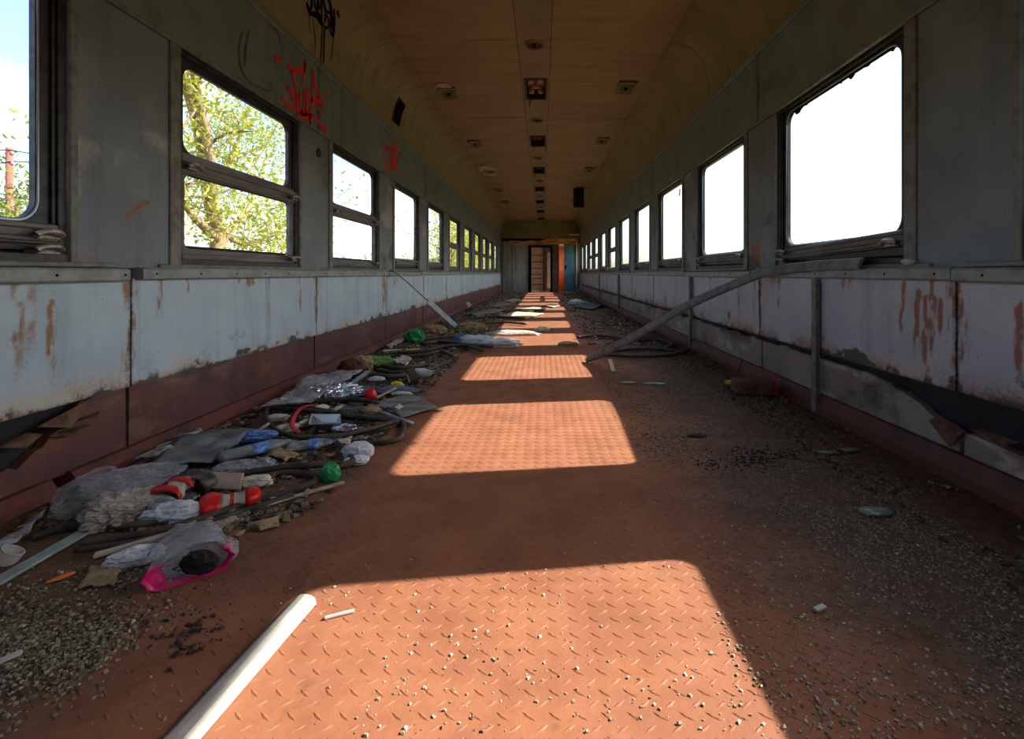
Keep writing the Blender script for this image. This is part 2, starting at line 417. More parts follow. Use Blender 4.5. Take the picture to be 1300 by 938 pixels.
    for (a, b) in bays:
        for (p, q) in ((a - .058, a - .002), (b + .002, b + .026)):
            if q < 0: continue
            mb = MB(); sbox(mb, S, -.010, .045, p, q, .70, ZT); mk('post_strip', mb.vf, M['trim'], root, bev=.003)
    # frieze
    fe = [Y0] + [v for v in [c for c in cen[1::2]]] + [Y1]
    for i in range(len(fe) - 1):
        sd = 700 + i + (0 if left else 40); a, b = fe[i], fe[i + 1]
        def wearf(Y, Z, sd=sd, a=a, b=b):
            n = fbm(Y * 2.5, Z * 5, sd, 5)
            g = .45 * sst(.55, .85, n) + .6 * np.exp(-np.minimum(np.abs(Y - a), np.abs(Y - b)) / .008)
            return .3 * sst(.66, .76, fbm(Y * 5, Z * 3, sd + 6, 4)), g, .25 * sst(.6, .8, fbm(Y * 9, Z * 9, sd + 9, 4))
        vf, A = panel(S, a + .001, b - .001, 1.622, 2.065, -.012, .03, 60, 16, wearf, bulge=.002, seed=sd)
        mk('frieze_panel', vf, M['frieze'], root, attr=A)
        mb = MB(); sbox(mb, S, -.028, .0, a + .002, b - .002, 2.045, 2.085); mk('cornice_strip', mb.vf, M['frieze'], root, bev=.008)
        mb = MB(); sbox(mb, S, -.020, .0, a + .002, b - .002, 1.612, 1.63); mk('header_strip', mb.vf, M['trim'], root, bev=.004)
    # sill rail in lengths
    if left: segs = [(Y0, 1.685), (1.74, 4.52), (4.54, 5.70), (5.74, 8.60), (8.63, 12.8), (12.83, Y1)]
    else: segs = [(Y0, 1.54), (1.545, 3.02), (3.05, 4.45), (4.46, 7.2), (7.23, 10.1), (10.12, Y1)]
    for i, (a, b) in enumerate(segs):
        dz = (0, .004, -.002, .003, 0, .002)[i]
        P = [(0.02, .652), (-.022, .652), (-.030, .658), (-.030, .690), (-.024, .697), (.02, .700)]
        n = len(P); V = [(S.x(d), y, z + dz) for y in (a, b) for d, z in P]
        rail = mk('sill_rail', (V, [(k, (k + 1) % n, n + (k + 1) % n, n + k) for k in range(n)] + [tuple(range(n))[::-1], tuple(range(n, 2 * n))]), M['rail'], root)
        mb = MB(); sbox(mb, S, -.014, .04, a + .1, b - .03, .700, .716); mk('sill_lip', mb.vf, M['trim'], root, bev=.003)
        sc = MB()
        for y in np.arange(max(a, .9) + .06, min(b, 6.0), .235):
            Mx = Matrix.Translation((S.x(-.030), y, .674 + dz)) @ Matrix.Rotation(math.pi / 2 * (1 if left else -1), 4, 'Y')
            sc.lathe([(.0045, 0), (.004, .0018), (.001, .0022)], Mx, 6)
        if sc.V: tag(mk('screw_heads', sc.vf, M['black'], rail), kind='stuff')
    return root
WL = build_wall(LEFT); WR = build_wall(RIGHT)

# upright battens on the shaded wall, torn sheet edge
for y in (816 / (1041 - VX), 816 / (879.5 - VX), 816 / (787. - VX), 11.2):
    mb = MB(); sbox(mb, RIGHT, -.034, -.008, y - .018, y + .018, .0, .652); mk('batten', mb.vf, M['trim'], WR, bev=.003)
def flake(S, pts, d, mat, parent, name):
    n = len(pts); V = [(S.x(dd), y, z) for (y, z, dd) in pts] + [(S.x(dd + .004), y, z) for (y, z, dd) in pts]
    Fc = [tuple(range(n)), tuple(range(2 * n - 1, n - 1, -1))] + [(i, n + i, n + (i + 1) % n, (i + 1) % n) for i in range(n)]
    mk(name, (V, Fc), mat, parent)
M['torn'] = flat('torn_brown_board', (112, 84, 62), .8, 0, (70, 48, 38), 20, bump=.3)
for pts in ([(1.40, .225, -.004), (1.47, .25, -.02), (1.55, .262, -.006), (1.53, .225, -.012), (1.47, .20, -.03)],
            [(1.42, .19, -.01), (1.50, .198, -.035), (1.56, .18, -.015), (1.50, .165, -.008)],
            [(1.30, .20, 0), (1.36, .222, -.015), (1.41, .20, -.01), (1.37, .175, -.004)],
            [(1.50, .21, -.006), (1.57, .222, -.03), (1.585, .20, -.008)]):
    flake(LEFT, pts, 0, M['torn'], WL, 'torn_flake')
for pts in ([(1.52, .175, -.004), (1.60, .20, -.014), (1.66, .165, -.006), (1.58, .10, -.002)],
            [(1.34, .20, -.006), (1.45, .205, -.02), (1.50, .185, -.006), (1.40, .17, -.004)]):
    flake(RIGHT, pts, 0, M['torn'], WR, 'torn_flake')
mb = MB(); Mx = Matrix.Translation((LEFT.x(-.001), 900 / (VX - 404), 1.485)) @ Matrix.Rotation(math.pi / 2, 4, 'Y')
mb.lathe([(.030, 0), (.030, .006), (.022, .010), (.020, .004), (.004, .004)], Mx, 18); mk('round_vent_plate', mb.vf, M['rust'], WL, smooth=True)

# ------------------------------------------------------------------ windows
def ring(S, y0, y1, z0, z1, oy0, oy1, oz0, oz1, r, d0, d1, n=6, skew=0):
    """flat frame: rectangular outside, round-cornered opening"""
    def rr(a, b, c, e, r):
        P = []
        for (cy, cz, s) in ((b - r, e - r, 0), (a + r, e - r, 1), (a + r, c + r, 2), (b - r, c + r, 3)):
            for k in range(n + 1):
                t = math.pi / 2 * (s + k / n); P.append((cy + r * math.cos(t), cz + r * math.sin(t)))
        return P
    I = rr(oy0, oy1, oz0, oz1, r)
    O = []
    for (y, z) in I:
        cy, cz = (oy0 + oy1) / 2, (oz0 + oz1) / 2
        ty = (y - cy) / ((oy1 - oy0) / 2); tz = (z - cz) / ((oz1 - oz0) / 2); k = max(abs(ty), abs(tz))
        ty /= k; tz /= k
        O.append((y0 + (ty + 1) / 2 * (y1 - y0), z0 + (tz + 1) / 2 * (z1 - z0)))
    m = len(I); V = []
    for d in (d0, d1):
        for L in (I, O): V += [(S.x(d), y, z + skew * (y - y0)) for y, z in L]
    Fc = []
    for i in range(m):
        j = (i + 1) % m
        Fc += [(i, j, m + j, m + i), (2 * m + i, 3 * m + i, 3 * m + j, 2 * m + j), (i, 2 * m + i, 2 * m + j, j), (m + i, m + j, 3 * m + j, 3 * m + i)]
    if S.sg > 0: Fc = [f[::-1] for f in Fc]
    return V, Fc
ORD = ['first', 'second', 'third', 'fourth', 'fifth', 'sixth', 'seventh', 'eighth', 'ninth', 'tenth', 'eleventh', 'twelfth', 'thirteenth']
WN = [0]
def latch(S, y, z, root, flip):
    mb = MB(); s = -1 if flip else 1
    P = smooth_path([(S.x(-.012), y, z - .004), (S.x(-.020), y + s * .03, z + .006), (S.x(-.020), y + s * .06, z + .004), (S.x(-.014), y + s * .075, z - .006)], 4)
    mb.tube(P, .016, 8, rz=.011, taper=np.interp(np.linspace(0, 1, len(P)), [0, .3, .7, 1], [.7, 1.1, .7, .9]))
    sbox(mb, S, -.012, .03, y + s * .005, y + s * .07, z - .016, z - .004)
    mk('latch', mb.vf, M['latch'], root, smooth=False)
def window(S, k, b, shut, skew=0):
    WN[0] += 1
    a, c = b; dn = k + 3
    where = 'beside the camera' if k == -1 else ('behind the camera' if k < -1 else None)
    side = 'sunlit-tree' if S is LEFT else 'white-sky'
    if where: lab = f'{side} side window {where}, {"number " + str(-k) if k < -1 else ""} with dark metal frame'.replace(' ,', ',')
    else: lab = f'{ORD[k]} whole window ahead along the {"litter heap" if S is LEFT else "shaded batten"} wall, {"closed, bar across" if shut else "sash dropped open"}'
    root = thing(f'window_{WN[0]}', lab, 'window', (S.x(.04), (a + c) / 2, ZB), kind='structure')
    mb = MB()                                                          # outer lining of the bay
    sbox(mb, S, .006, .052, a, a + .022, ZB, ZT); sbox(mb, S, .006, .052, c - .022, c, ZB, ZT)
    sbox(mb, S, .003, .052, a, c, ZT - .03, ZT); sbox(mb, S, .0, .052, a, c, ZB - .02, ZB + .02)
    for y in (a + .022, c - .034): sbox(mb, S, .014, .020, y, y + .010, ZB, ZT - .03); sbox(mb, S, .040, .046, y, y + .012, ZB, ZT - .03)
    mk('frame', mb.vf, M['frame'], root, bev=.002)
    top = 1.562 if S is LEFT else 1.575
    o0, o1 = a + .050, c - .075
    if shut:
        mk('upper_sash', ring(S, a + .02, c - .02, 1.165, ZT - .025, o0, o1, 1.195, top, .055, .024, .042), M['frame'], root)
        mb = MB(); sbox(mb, S, .014, .042, a + .022, c - .022, 1.10, 1.19); sbox(mb, S, .007, .016, a + .024, c - .024, 1.108, 1.128); sbox(mb, S, .007, .016, a + .024, c - .024, 1.150, 1.178)
        cb = mk('crossbar', mb.vf, M['bar'], root, bev=.004)
        mk('lower_sash', ring(S, a + .02, c - .02, ZB + .01, 1.11, o0, o1, .785, 1.10, .03, .018, .036), M['bar'], root)
        mb = MB(); sbox(mb, S, .008, .05, a + .03, c - .03, ZB + .018, ZB + .045); bl = mk('bottom_ledge', mb.vf, M['bar'], root, bev=.004)
        latch(S, a + .03, 1.135, cb, False); latch(S, c - .03, 1.135, cb, True); latch(S, c - .03, ZB + .05, bl, True)
    else:
        mk('fixed_sash', ring(S, a + .02, c - .02, ZB + .03, ZT - .025, o0, o1, .84, top, .06, .024, .042), M['frame'], root)
        I_ = [(S.x(.022), cy + .066 * math.cos(math.pi / 2 * (q + k / 6)), cz + .066 * math.sin(math.pi / 2 * (q + k / 6))) for (cy, cz, q) in ((o1 - .06, top - .06, 0), (o0 + .06, top - .06, 1), (o0 + .06, .90, 2), (o1 - .06, .90, 3)) for k in range(7)]
        mk('edge_strip', MB().tube(I_, .0035, 6, True).vf, M['seal'], root)
        mb = MB(); sbox(mb, S, .008, .038, a + .022, c - .022, .768, .832); sbox(mb, S, .002, .010, a + .024, c - .024, .775, .792); sbox(mb, S, .002, .010, a + .024, c - .024, .812, .83)
        if skew:
            mb.V = [(x, y, z + skew * ((a + c) / 2 - y)) for x, y, z in mb.V]
        cb = mk('dropped_bar', mb.vf, M['bar'], root, bev=.004)
        latch(S, a + .03, .80, cb, False); latch(S, c - .03, .80, cb, True); latch(S, c - .03, ZB + .035, root, True)
def torn_seal(root_name, S, y0, y1, z, seed):
    ys = np.linspace(y0, y1, 60); h = .004 + .022 * sst(.5, .8, fbm(ys * 40, ys * 0, seed, 4)); V = []
    for d in (.026, .034):
        for k in range(60): V += [(S.x(d), ys[k], z + .006), (S.x(d), ys[k], z - h[k])]
    Fc = [(2 * k + o, 2 * k + 2 + o, 2 * k + 3 + o, 2 * k + 1 + o) for o in (0, 120) for k in range(59)] + [(2 * k + 1, 2 * k + 3, 2 * k + 123, 2 * k + 121) for k in range(59)]
    mk('torn_seal', (V, Fc), M['black'], bpy.data.objects[root_name])
SHUT_L = {0, 1, 4, 5, 6, 7, 8}
SHUT_R = {5, 7, 8}
for i, b in enumerate(LB): window(LEFT, i - 3, b, (i - 3) in SHUT_L)
for i, b in enumerate(RB): window(RIGHT, i - 3, b, (i - 3) in SHUT_R, skew=.035 if i == 3 else 0)

torn_seal('window_17', RIGHT, 1.82, 2.66, 1.575, 4)
mb = MB().bar((RIGHT.x(.02), 1.772 + 2 * PITCH + .16, 1.53), (RIGHT.x(.0), 1.772 + 2 * PITCH + .10, 1.45), .012, .006); mk('dangling_strip', mb.vf, M['black'], bpy.data.objects['window_19'])

# ------------------------------------------------------------------ floor
mb = MB().box(XL - .16, XR + .16, Y0, 19.5, -.08, 0)
floor = mk('floor', mb.vf, M['floor'], kind='structure', label='rusty red tread plate floor strewn with dirt', cat='floor')
def tread():
    P = .0405; V = []; Fc = []
    L, W_, Hh = .0135, .0032, .0014
    base = np.array([(-L, 0, 0), (0, -W_, 0), (L, 0, 0), (0, W_, 0), (-L * .45, 0, Hh), (L * .45, 0, Hh)])
    tri = np.array([(0, 1, 4), (1, 5, 4), (1, 2, 5), (2, 3, 5), (3, 4, 5), (3, 0, 4)])
    xs = np.arange(XL, XR, P); ys = np.arange(.3, 4.4, P)
    for par, ang in ((0, .62), (1, -.62)):
        X, Y = np.meshgrid(xs + par * P / 2, ys + par * P / 2); C = np.stack([X.ravel(), Y.ravel()], -1)
        c, s = math.cos(ang), math.sin(ang); R = np.array([[c, -s, 0], [s, c, 0], [0, 0, 1]])
        B = base @ R.T
        n0 = sum(len(v) for v in V)
        A = (B[None] + np.concatenate([C, np.zeros((len(C), 1))], 1)[:, None, :]).reshape(-1, 3); V.append(A)
        Fc.append((tri[None] + n0 + (np.arange(len(C)) * 6)[:, None, None]).reshape(-1, 3))
    return np.vstack(V), np.vstack(Fc)
tag(mk('tread_bars', tread(), M['floor'], floor), kind='stuff')

# ------------------------------------------------------------------ ceiling
XC, HW = -.07, 1.43
PROF = [(HW + .01, 2.07), (HW - .002, 2.15), (HW - .015, 2.24), (HW - .035, 2.33), (HW - .065, 2.405), (HW - .105, 2.465), (HW - .16, 2.512), (HW - .23, 2.545), (HW - .32, 2.563)]
FLAT0, FLAT1 = (HW - .325, 2.565), (.14, 2.585)
SEAM = [3.84 + 1.915 * k for k in range(-4, 8)]
SE = [Y0] + [s for s in SEAM if Y0 < s < Y1] + [Y1]
mb = MB()
R_ = [(HW + .16, 2.58), (HW - .05, 2.74), (HW - .5, 2.82), (0, 2.86), (-HW + .5, 2.82), (-HW + .05, 2.74), (-HW - .16, 2.58)]
V = [(XC + x, y, z) for y in (Y0 - .05, 19.5) for x, z in R_] ; n = len(R_)
ceil = mk('ceiling', (V, [(i, i + 1, n + i + 1, n + i) for i in range(n - 1)]), M['shell'], kind='structure', label='brown ochre coved ceiling of the railway carriage', cat='ceiling', sol=.02)
def sweep(P2, y0, y1, ny=6, amp=.004, seed=0, th=.012):
    P2 = np.array(P2); ys = np.linspace(y0, y1, ny); V = []
    for y in ys:
        for (x, z) in P2: V.append((x, y, z + (vn(x * 3 + 5, y * 3, seed) - .5) * amp))
    m = len(P2); Fc = [(i * m + k, i * m + k + 1, (i + 1) * m + k + 1, (i + 1) * m + k) for i in range(ny - 1) for k in range(m - 1)]
    V2 = [(x, y, z + th) for x, y, z in V]; n0 = len(V)
    Fc2 = [tuple(n0 + q for q in f[::-1]) for f in Fc]
    rim = list(range(m)) + [i * m + m - 1 for i in range(1, ny)] + [(ny - 1) * m + k for k in range(m - 2, -1, -1)] + [i * m for i in range(ny - 2, 0, -1)]
    nr = len(rim); n1 = 2 * n0; V3 = [V[k] for k in rim] + [V2[k] for k in rim]; V2 = V2 + V3
    Fr = [(n1 + i, n1 + nr + i, n1 + nr + (i + 1) % nr, n1 + (i + 1) % nr) for i in range(nr)]
    return V + V2, [f for f in Fc] + Fc2 + Fr
HOLES = [2.955 + 1.915 * k for k in range(-2, 8)]
for i in range(len(SE) - 1):
    a, b = SE[i] + .0025, SE[i + 1] - .0025
    for s in (-1, 1):
        mk('cove_panel', sweep([(XC + s * u, z) for u, z in PROF], a, b, 10, .006, i), M['cove'], ceil, smooth=True)
        xs = np.linspace(FLAT0[0], FLAT1[0], 9); zs = np.interp(xs[::-1], [FLAT1[0], FLAT0[0]], [FLAT1[1], FLAT0[1]])[::-1]
        mk('ceiling_panel', sweep(list(zip(XC + s * xs, zs)), a, b, 10, .010, i * 2 + (s > 0)), M['ceil'], ceil, smooth=True)
        mb = MB(); x = XC + s * (HW - .322); mb.box(x - .010, x + .010, a, b, 2.556, 2.568); mk('seam_strip', mb.vf, M['cove'], ceil, bev=.003)
    # centre strip with the openings of the lamp boxes
    hs = [h for h in HOLES if a < h < b]
    mb = MB(); cuts = [a] + [v for h in hs for v in (h - .26, h + .26)] + [b]
    for j in range(0, len(cuts), 2): mb.box(XC - .136, XC + .136, cuts[j], cuts[j + 1], 2.577, 2.591)
    for h in hs:
        mb.box(XC - .136, XC - .10, h - .26, h + .26, 2.577, 2.591); mb.box(XC + .10, XC + .136, h - .26, h + .26, 2.577, 2.591)
    mk('centre_strip', mb.vf, M['strip'], ceil)
M['pinkbits'] = flat('pink_ceramic', (196, 150, 132), .6, 0, (150, 96, 78), 30)
M['greenrim'] = flat('tarnished_green_rim', (66, 64, 44), .6, .2, (44, 40, 28), 20)
def lampbox(i, y):
    lab = ['gutted lamp box with pink sockets in the ceiling strip', 'gutted lamp box with hanging wires and dark red plate'][i - 1] if i in (1, 2) else \
        f'gutted rectangular lamp box, {ORD[i]} along the ceiling centre strip' if i >= 0 else f'gutted lamp box overhead behind the camera, {ORD[-i - 1]} back'
    r = thing('lamp_box', lab, 'light fitting', (XC, y, 2.585), group='lamp boxes along the ceiling strip')
    mb = MB()                                                         # open-bottomed tray above the strip
    mb.box(XC - .10, XC - .095, y - .26, y + .26, 2.582, 2.685); mb.box(XC + .095, XC + .10, y - .26, y + .26, 2.582, 2.685)
    mb.box(XC - .10, XC + .10, y - .26, y - .255, 2.582, 2.685); mb.box(XC - .10, XC + .10, y + .255, y + .26, 2.582, 2.685); mb.box(XC - .10, XC + .10, y - .26, y + .26, 2.685, 2.69)
    tray = mk('tray', mb.vf, M['shell'], r)
    mb = MB(); mb.box(XC - .115, XC - .095, y - .275, y + .275, 2.567, 2.578); mb.box(XC + .095, XC + .115, y - .275, y + .275, 2.567, 2.578)
    mb.box(XC - .095, XC + .095, y - .275, y - .255, 2.567, 2.578); mb.box(XC - .095, XC + .095, y + .255, y + .275, 2.567, 2.578)
    mk('rim', mb.vf, M['greenrim'], r, bev=.002)
    if i == 1:
        for (dx, dy) in ((-.05, .16), (.05, .16), (-.05, -.12), (.05, -.12), (0, .03)):
            mb = MB(); mb.lathe([(.03, 0), (.034, .02), (.028, .05), (.036, .08)], Matrix.Translation((XC + dx, y + dy, 2.6)), 10); mk('socket', mb.vf, M['pinkbits'], tray)
        mb = MB(); mb.box(XC - .085, XC + .085, y - .2, y + .22, 2.67, 2.683); mk('back_plate', mb.vf, M['pinkbits'], r)
    else:
        mb = MB(); mb.box(XC - .07, XC + .07, y - .18, y + .2, 2.645, 2.655); mk('back_plate', mb.vf, M['rust'], r)
    rr = random.Random(i + 50)
    if i >= 1:
        for q in range(2):
            x = XC + .09 * rr.choice((-1, 1)); mb = MB()
            mb.tube(smooth_path([(x, y + .1, 2.615), (x + .02, y + .12, 2.555), (x + .03, y + .2 + .05 * q, 2.545), (x + .015, y + .24, 2.485 + .02 * q)], 4), .004, 5); mk('wire', mb.vf, M['black'], tray)
for j, y in enumerate(HOLES): lampbox(j - 2, y)
for j in range(-1, 8):
    y = 2.0 + 1.915 * j
    r = thing('round_fitting', f'round rusty ceiling lamp cup between lamp boxes, {ORD[j - 1]} one ahead' if j >= 1 else f'round rusty ceiling lamp cup overhead, {ORD[-j]} one back', 'light fitting', (XC, y, 2.575), group='round cups along the ceiling strip')
    mb = MB(); mb.lathe([(.066, .004), (.068, -.010), (.075, -.018), (.080, -.012), (.084, .002)], Matrix.Translation((XC, y, 2.575)), 24, caps=False); mk('rim', mb.vf, M['strip'], r, smooth=True)
    mb = MB(); mb.lathe([(.070, .0), (.045, .004), (.002, .004)], Matrix.Translation((XC, y, 2.569)), 20, caps=False); mk('cup', mb.vf, M['rust'], r, smooth=True)
    mb = MB(); mb.lathe([(.012, -.012), (.014, .004)], Matrix.Translation((XC, y, 2.569)), 10); mk('socket', mb.vf, M['black'], r)
def grille(x, y, lab, tilt, broken=False):
    z = 2.548; r = thing('ceiling_grille', lab, 'vent', (x, y, z), group='square grilles in the ceiling')
    Mx = Matrix.Translation((x, y, z)) @ Matrix.Rotation(tilt, 4, 'Y')
    def rb(name, x0, x1, y0, y1, z0, z1, m):
        q = MB().box(x0, x1, y0, y1, z0, z1); q.V = [tuple(Mx @ Vector(v)) for v in q.V]; mk(name, q.vf, m, r)
    a, l = .085, .15
    rb('frame', -a, -a + .018, -l, l, -.004, .012, M['cove']); rb('frame', a - .018, a, -l, l, -.004, .012, M['cove'])
    rb('frame', -a, a, -l, -l + .025, -.004, .012, M['cove']); rb('frame', -a, a, l - .025, l, -.004, .012, M['cove'])
    rb('backing', -a, a, -l, l, .012, .014, M['black'])
    for k in range(5 if not broken else 2): rb('slat', -a + .02, a - .02, -l + .04 + k * .05, -l + .062 + k * .05, -.001, .008, M['cove'])
    rb('centre_knob', -.016, .016, -.02, .02, -.010, .004, M['black'])
for j, y in enumerate((4.93, 6.85, 8.72, 10.65, 12.5)):
    o = ORD[j]
    grille(XC - .91, y, f'square ceiling grille over the litter heap side, {o} ahead', -.06, j in (2,))
    grille(XC + .91, y - .15, f'square ceiling grille over the shaded batten side, {o} ahead', .06)
# peeled white patch round the third grille, black sheet for the cove hole's dark inside, hanging panel
M['peel'] = flat('peeled_primer', (196, 180, 150), .7, 0, (160, 140, 104), 30)
def cove_pt(s, t):      # t 0..1 along the cove profile
    d = np.linspace(0, 1, len(PROF)); return XC + s * np.interp(t, d, [p[0] for p in PROF]), np.interp(t, d, [p[1] for p in PROF])
for (y, w_, l_, sd) in ((8.47, .16, .24, 1), (8.9, .12, .16, 2), (4.76, .07, .10, 3)):
    q = []
    for k in range(11):
        a = 2 * math.pi * k / 11; rr_ = .7 + .6 * vn(k * 1.7, sd, sd); q.append((XC - .93 + w_ * rr_ * math.cos(a), y + l_ * rr_ * math.sin(a)))
    V = [(x, yy, 2.5545) for x, yy in q] + [(x, yy, 2.566) for x, yy in q]; n = len(q)
    mk('peeled_patch', (V, [tuple(range(n)), tuple(range(2 * n - 1, n - 1, -1))] + [(i, n + i, n + (i + 1) % n, (i + 1) % n) for i in range(n)]), M['peel'], ceil)
r = thing('cove_hatch', 'black sheet for a dark square hole in the ochre cove above the second red scrawl', 'vent', (XC - HW + .03, 4.74, 2.2))
V = []
for y in (4.68, 4.88):
    for t in (.19, .36, .52): x, z = cove_pt(-1, t); V.append((x + .006, y, z - .003))
mk('opening', (V, [(0, 1, 4, 3), (1, 2, 5, 4)]), M['black'], r, sol=.004)  # thin black sheet painted for the hole's dark inside, no recess behind
mb = MB()
for y in (4.675, 4.885):
    P = [cove_pt(-1, t) for t in (.19, .36, .53)]; mb.tube([(x + .006, y, z - .003) for x, z in P], .006, 4)
for t in (.19, .53):
    x, z = cove_pt(-1, t); mb.tube([(x + .006, 4.675, z - .003), (x + .006, 4.885, z - .003)], .006, 4)
mk('rim', mb.vf, M['greenrim'], r)
r = thing('hanging_panel', 'dark slotted panel hanging from the ceiling far down', 'panel', (.78, 10.2, 2.1))
mk('plate', MB().bar((.78, 10.2, 2.10), (.78, 10.28, 2.53), .23, .035, up=(0, 1, 0)).vf, M['shell'], r, bev=.004)
for k in range(6):
    z = 2.15 + k * .062; y = 10.2 + (z - 2.10) * .186; mk('slot', MB().box(.70, .86, y - .027, y - .015, z, z + .018).vf, M['black'], r)
for x in (.72, .84): mk('hanger', MB().tube([(x, 10.275, 2.52), (x, 10.285, 2.575)], .006, 5).vf, M['frame'], r)

# ------------------------------------------------------------------ graffiti (paint strokes on the wall and cove)
def surf_left(px, py, off=.016):
    d = np.array([(px - VX) / F, 1.0, (VY - py) / F]); prof = [(XC - u, z) for u, z in PROF]
    def wallx(z): return XL + .012 if z < 2.07 else float(np.interp(z, [p[1] for p in prof], [p[0] for p in prof]))
    lo, hi = .3, 40
    for _ in range(50):
        m_ = (lo + hi) / 2; p = d * m_
        if p[0] < wallx(H + p[2]): hi = m_
        else: lo = m_
    p = d * lo; x = wallx(H + p[2]); dz = .01
    nx = np.array([1.0, 0, -(wallx(H + p[2] + dz) - wallx(H + p[2] - dz)) / (2 * dz)]); nx /= np.linalg.norm(nx)
    return np.array([p[0], p[1], H + p[2]]) + nx * off, nx
def stroke(mb, pts, wd, dens=5):
    pts = smooth_path(np.array(pts, float), dens)
    Q = [surf_left(px, py, .004) for px, py in pts]; P = np.array([q[0] for q in Q]); N = [q[1] for q in Q]; V = []
    for i in range(len(P)):
        t = P[min(i + 1, len(P) - 1)] - P[max(i - 1, 0)]; t = t / (np.linalg.norm(t) + 1e-9); sd = np.cross(t, N[i])
        e = wd * (.75 + .35 * math.sin(math.pi * i / max(1, len(P) - 1)))
        V += [P[i] - sd * e / 2, P[i] + sd * e / 2]
    mb.add(V, [(2 * i, 2 * i + 1, 2 * i + 3, 2 * i + 2) for i in range(len(P) - 1)])
M['redspray'] = flat('red_spray_paint', (226, 26, 20), .45); M['blackspray'] = flat('black_spray_paint', (8, 7, 7), .9, spec=.1)
def z1(L): return [(330 + x * 110 / 794, 50 + y * 130 / 938) for x, y in L]
mb = MB()
for L, wd in (([(140, 140), (160, 215)], .030), ([(170, 170), (185, 215)], .022), ([(245, 240), (290, 275), (350, 285), (400, 265), (415, 190)], .030), ([(412, 200), (400, 310), (388, 415)], .017),
              ([(282, 270), (310, 370), (335, 480), (330, 600)], .022), ([(240, 420), (290, 520), (330, 600)], .024), ([(200, 515), (230, 580), (290, 625), (370, 640)], .022),
              ([(240, 420), (320, 500), (345, 540), (350, 600)], .015), ([(365, 460), (365, 600)], .015), ([(405, 460), (400, 610), (370, 680)], .017), ([(445, 430), (425, 500), (425, 600), (410, 690)], .018),
              ([(470, 260), (480, 380), (470, 560), (455, 780)], .018), ([(475, 270), (510, 450), (580, 590)], .022), ([(580, 600), (520, 560), (440, 550)], .026), ([(470, 560), (520, 620), (570, 700)], .013),
              ([(345, 650), (350, 700), (430, 705), (480, 690)], .032), ([(360, 670), (400, 680), (450, 670)], .028), ([(480, 710), (540, 760), (580, 850), (580, 890)], .024), ([(605, 790), (585, 860)], .020), ([(450, 700), (455, 780)], .022),
              ([(610, 460), (605, 525)], .018), ([(640, 490), (650, 530)], .018)):
    stroke(mb, z1(L), wd)
mk('graffiti', mb.vf, M['redspray'], WL, label='large red spray-paint tag between quote marks')
def z3(L): return [(470 + x * 60 / 938, 170 + y * 60 / 938) for x, y in L]
mb = MB()
for L, wd in (([(250, 200), (300, 270), (390, 260)], .03), ([(360, 270), (330, 360), (350, 470), (420, 500)], .022), ([(420, 190), (510, 200), (530, 290), (480, 310), (420, 260)], .026),
              ([(420, 200), (440, 450), (430, 740)], .04), ([(500, 340), (500, 560), (510, 710), (540, 730)], .026), ([(550, 350), (600, 400), (560, 480), (520, 640)], .022),
              ([(620, 360), (590, 440)], .022), ([(270, 540), (290, 640), (350, 700), (400, 640)], .024), ([(350, 560), (380, 640), (430, 740)], .02), ([(460, 330), (470, 700)], .03)):
    stroke(mb, z3(L), wd, 4)
mk('graffiti', mb.vf, M['redspray'], WL, label='small red spray-paint tag farther along')
def z2(L): return [(380 + x * 60 / 625, y * 90 / 938) for x, y in L]
mb = MB()
for L, wd in (([(90, 30), (130, 160), (210, 210)], .03), ([(155, -30), (155, 80), (130, 150), (200, 200)], .026), ([(190, -20), (215, 120), (300, 250)], .02), ([(240, -40), (235, 120), (210, 200)], .028), ([(120, 170), (200, 190), (290, 290)], .035),
              ([(250, 130), (290, 20), (300, -40)], .024), ([(290, -20), (290, 200), (290, 290)], .02), ([(310, -30), (340, 130), (400, 170)], .024), ([(340, 170), (335, 300)], .022), ([(350, 190), (390, 300), (360, 370), (340, 350)], .022),
              ([(365, -40), (405, 60), (420, 250), (395, 400)], .026), ([(400, 80), (440, 460)], .024), ([(450, 110), (460, 300), (445, 490)], .022), ([(395, 400), (445, 490)], .02), ([(420, 200), (450, 330), (440, 470)], .03), ([(240, 250), (310, 330)], .034),
              ([(500, 130), (500, 200)], .020), ([(520, 175), (515, 235)], .02)):
    stroke(mb, z2(L), wd * .8, 4)
for L, wd in (([(300, 300), (290, 560), (275, 800)], .012), ([(330, 330), (320, 640), (315, 830)], .016), ([(175, 250), (205, 520), (205, 710)], .006), ([(445, 490), (430, 680), (405, 800)], .008), ([(120, 190), (125, 330), (120, 400)], .006), ([(235, 300), (232, 400)], .005)):
    stroke(mb, z2(L), wd, 5)
mk('graffiti', mb.vf, M['blackspray'], ceil, label='black spray-paint tag with long drips')
M['greyscrawl'] = flat('faded_scrawl', (84, 88, 84), .8); mb = MB()
for L in ([(308, 40), (303, 62), (306, 88), (316, 104), (330, 111), (342, 116), (345, 103)], [(316, 38), (312, 60), (310, 84)], [(338, 30), (352, 42), (356, 58)]): stroke(mb, L, .010, 6)
mk('graffiti', mb.vf, M['greyscrawl'], WL, label='faded grey scrawl left of the red tag')

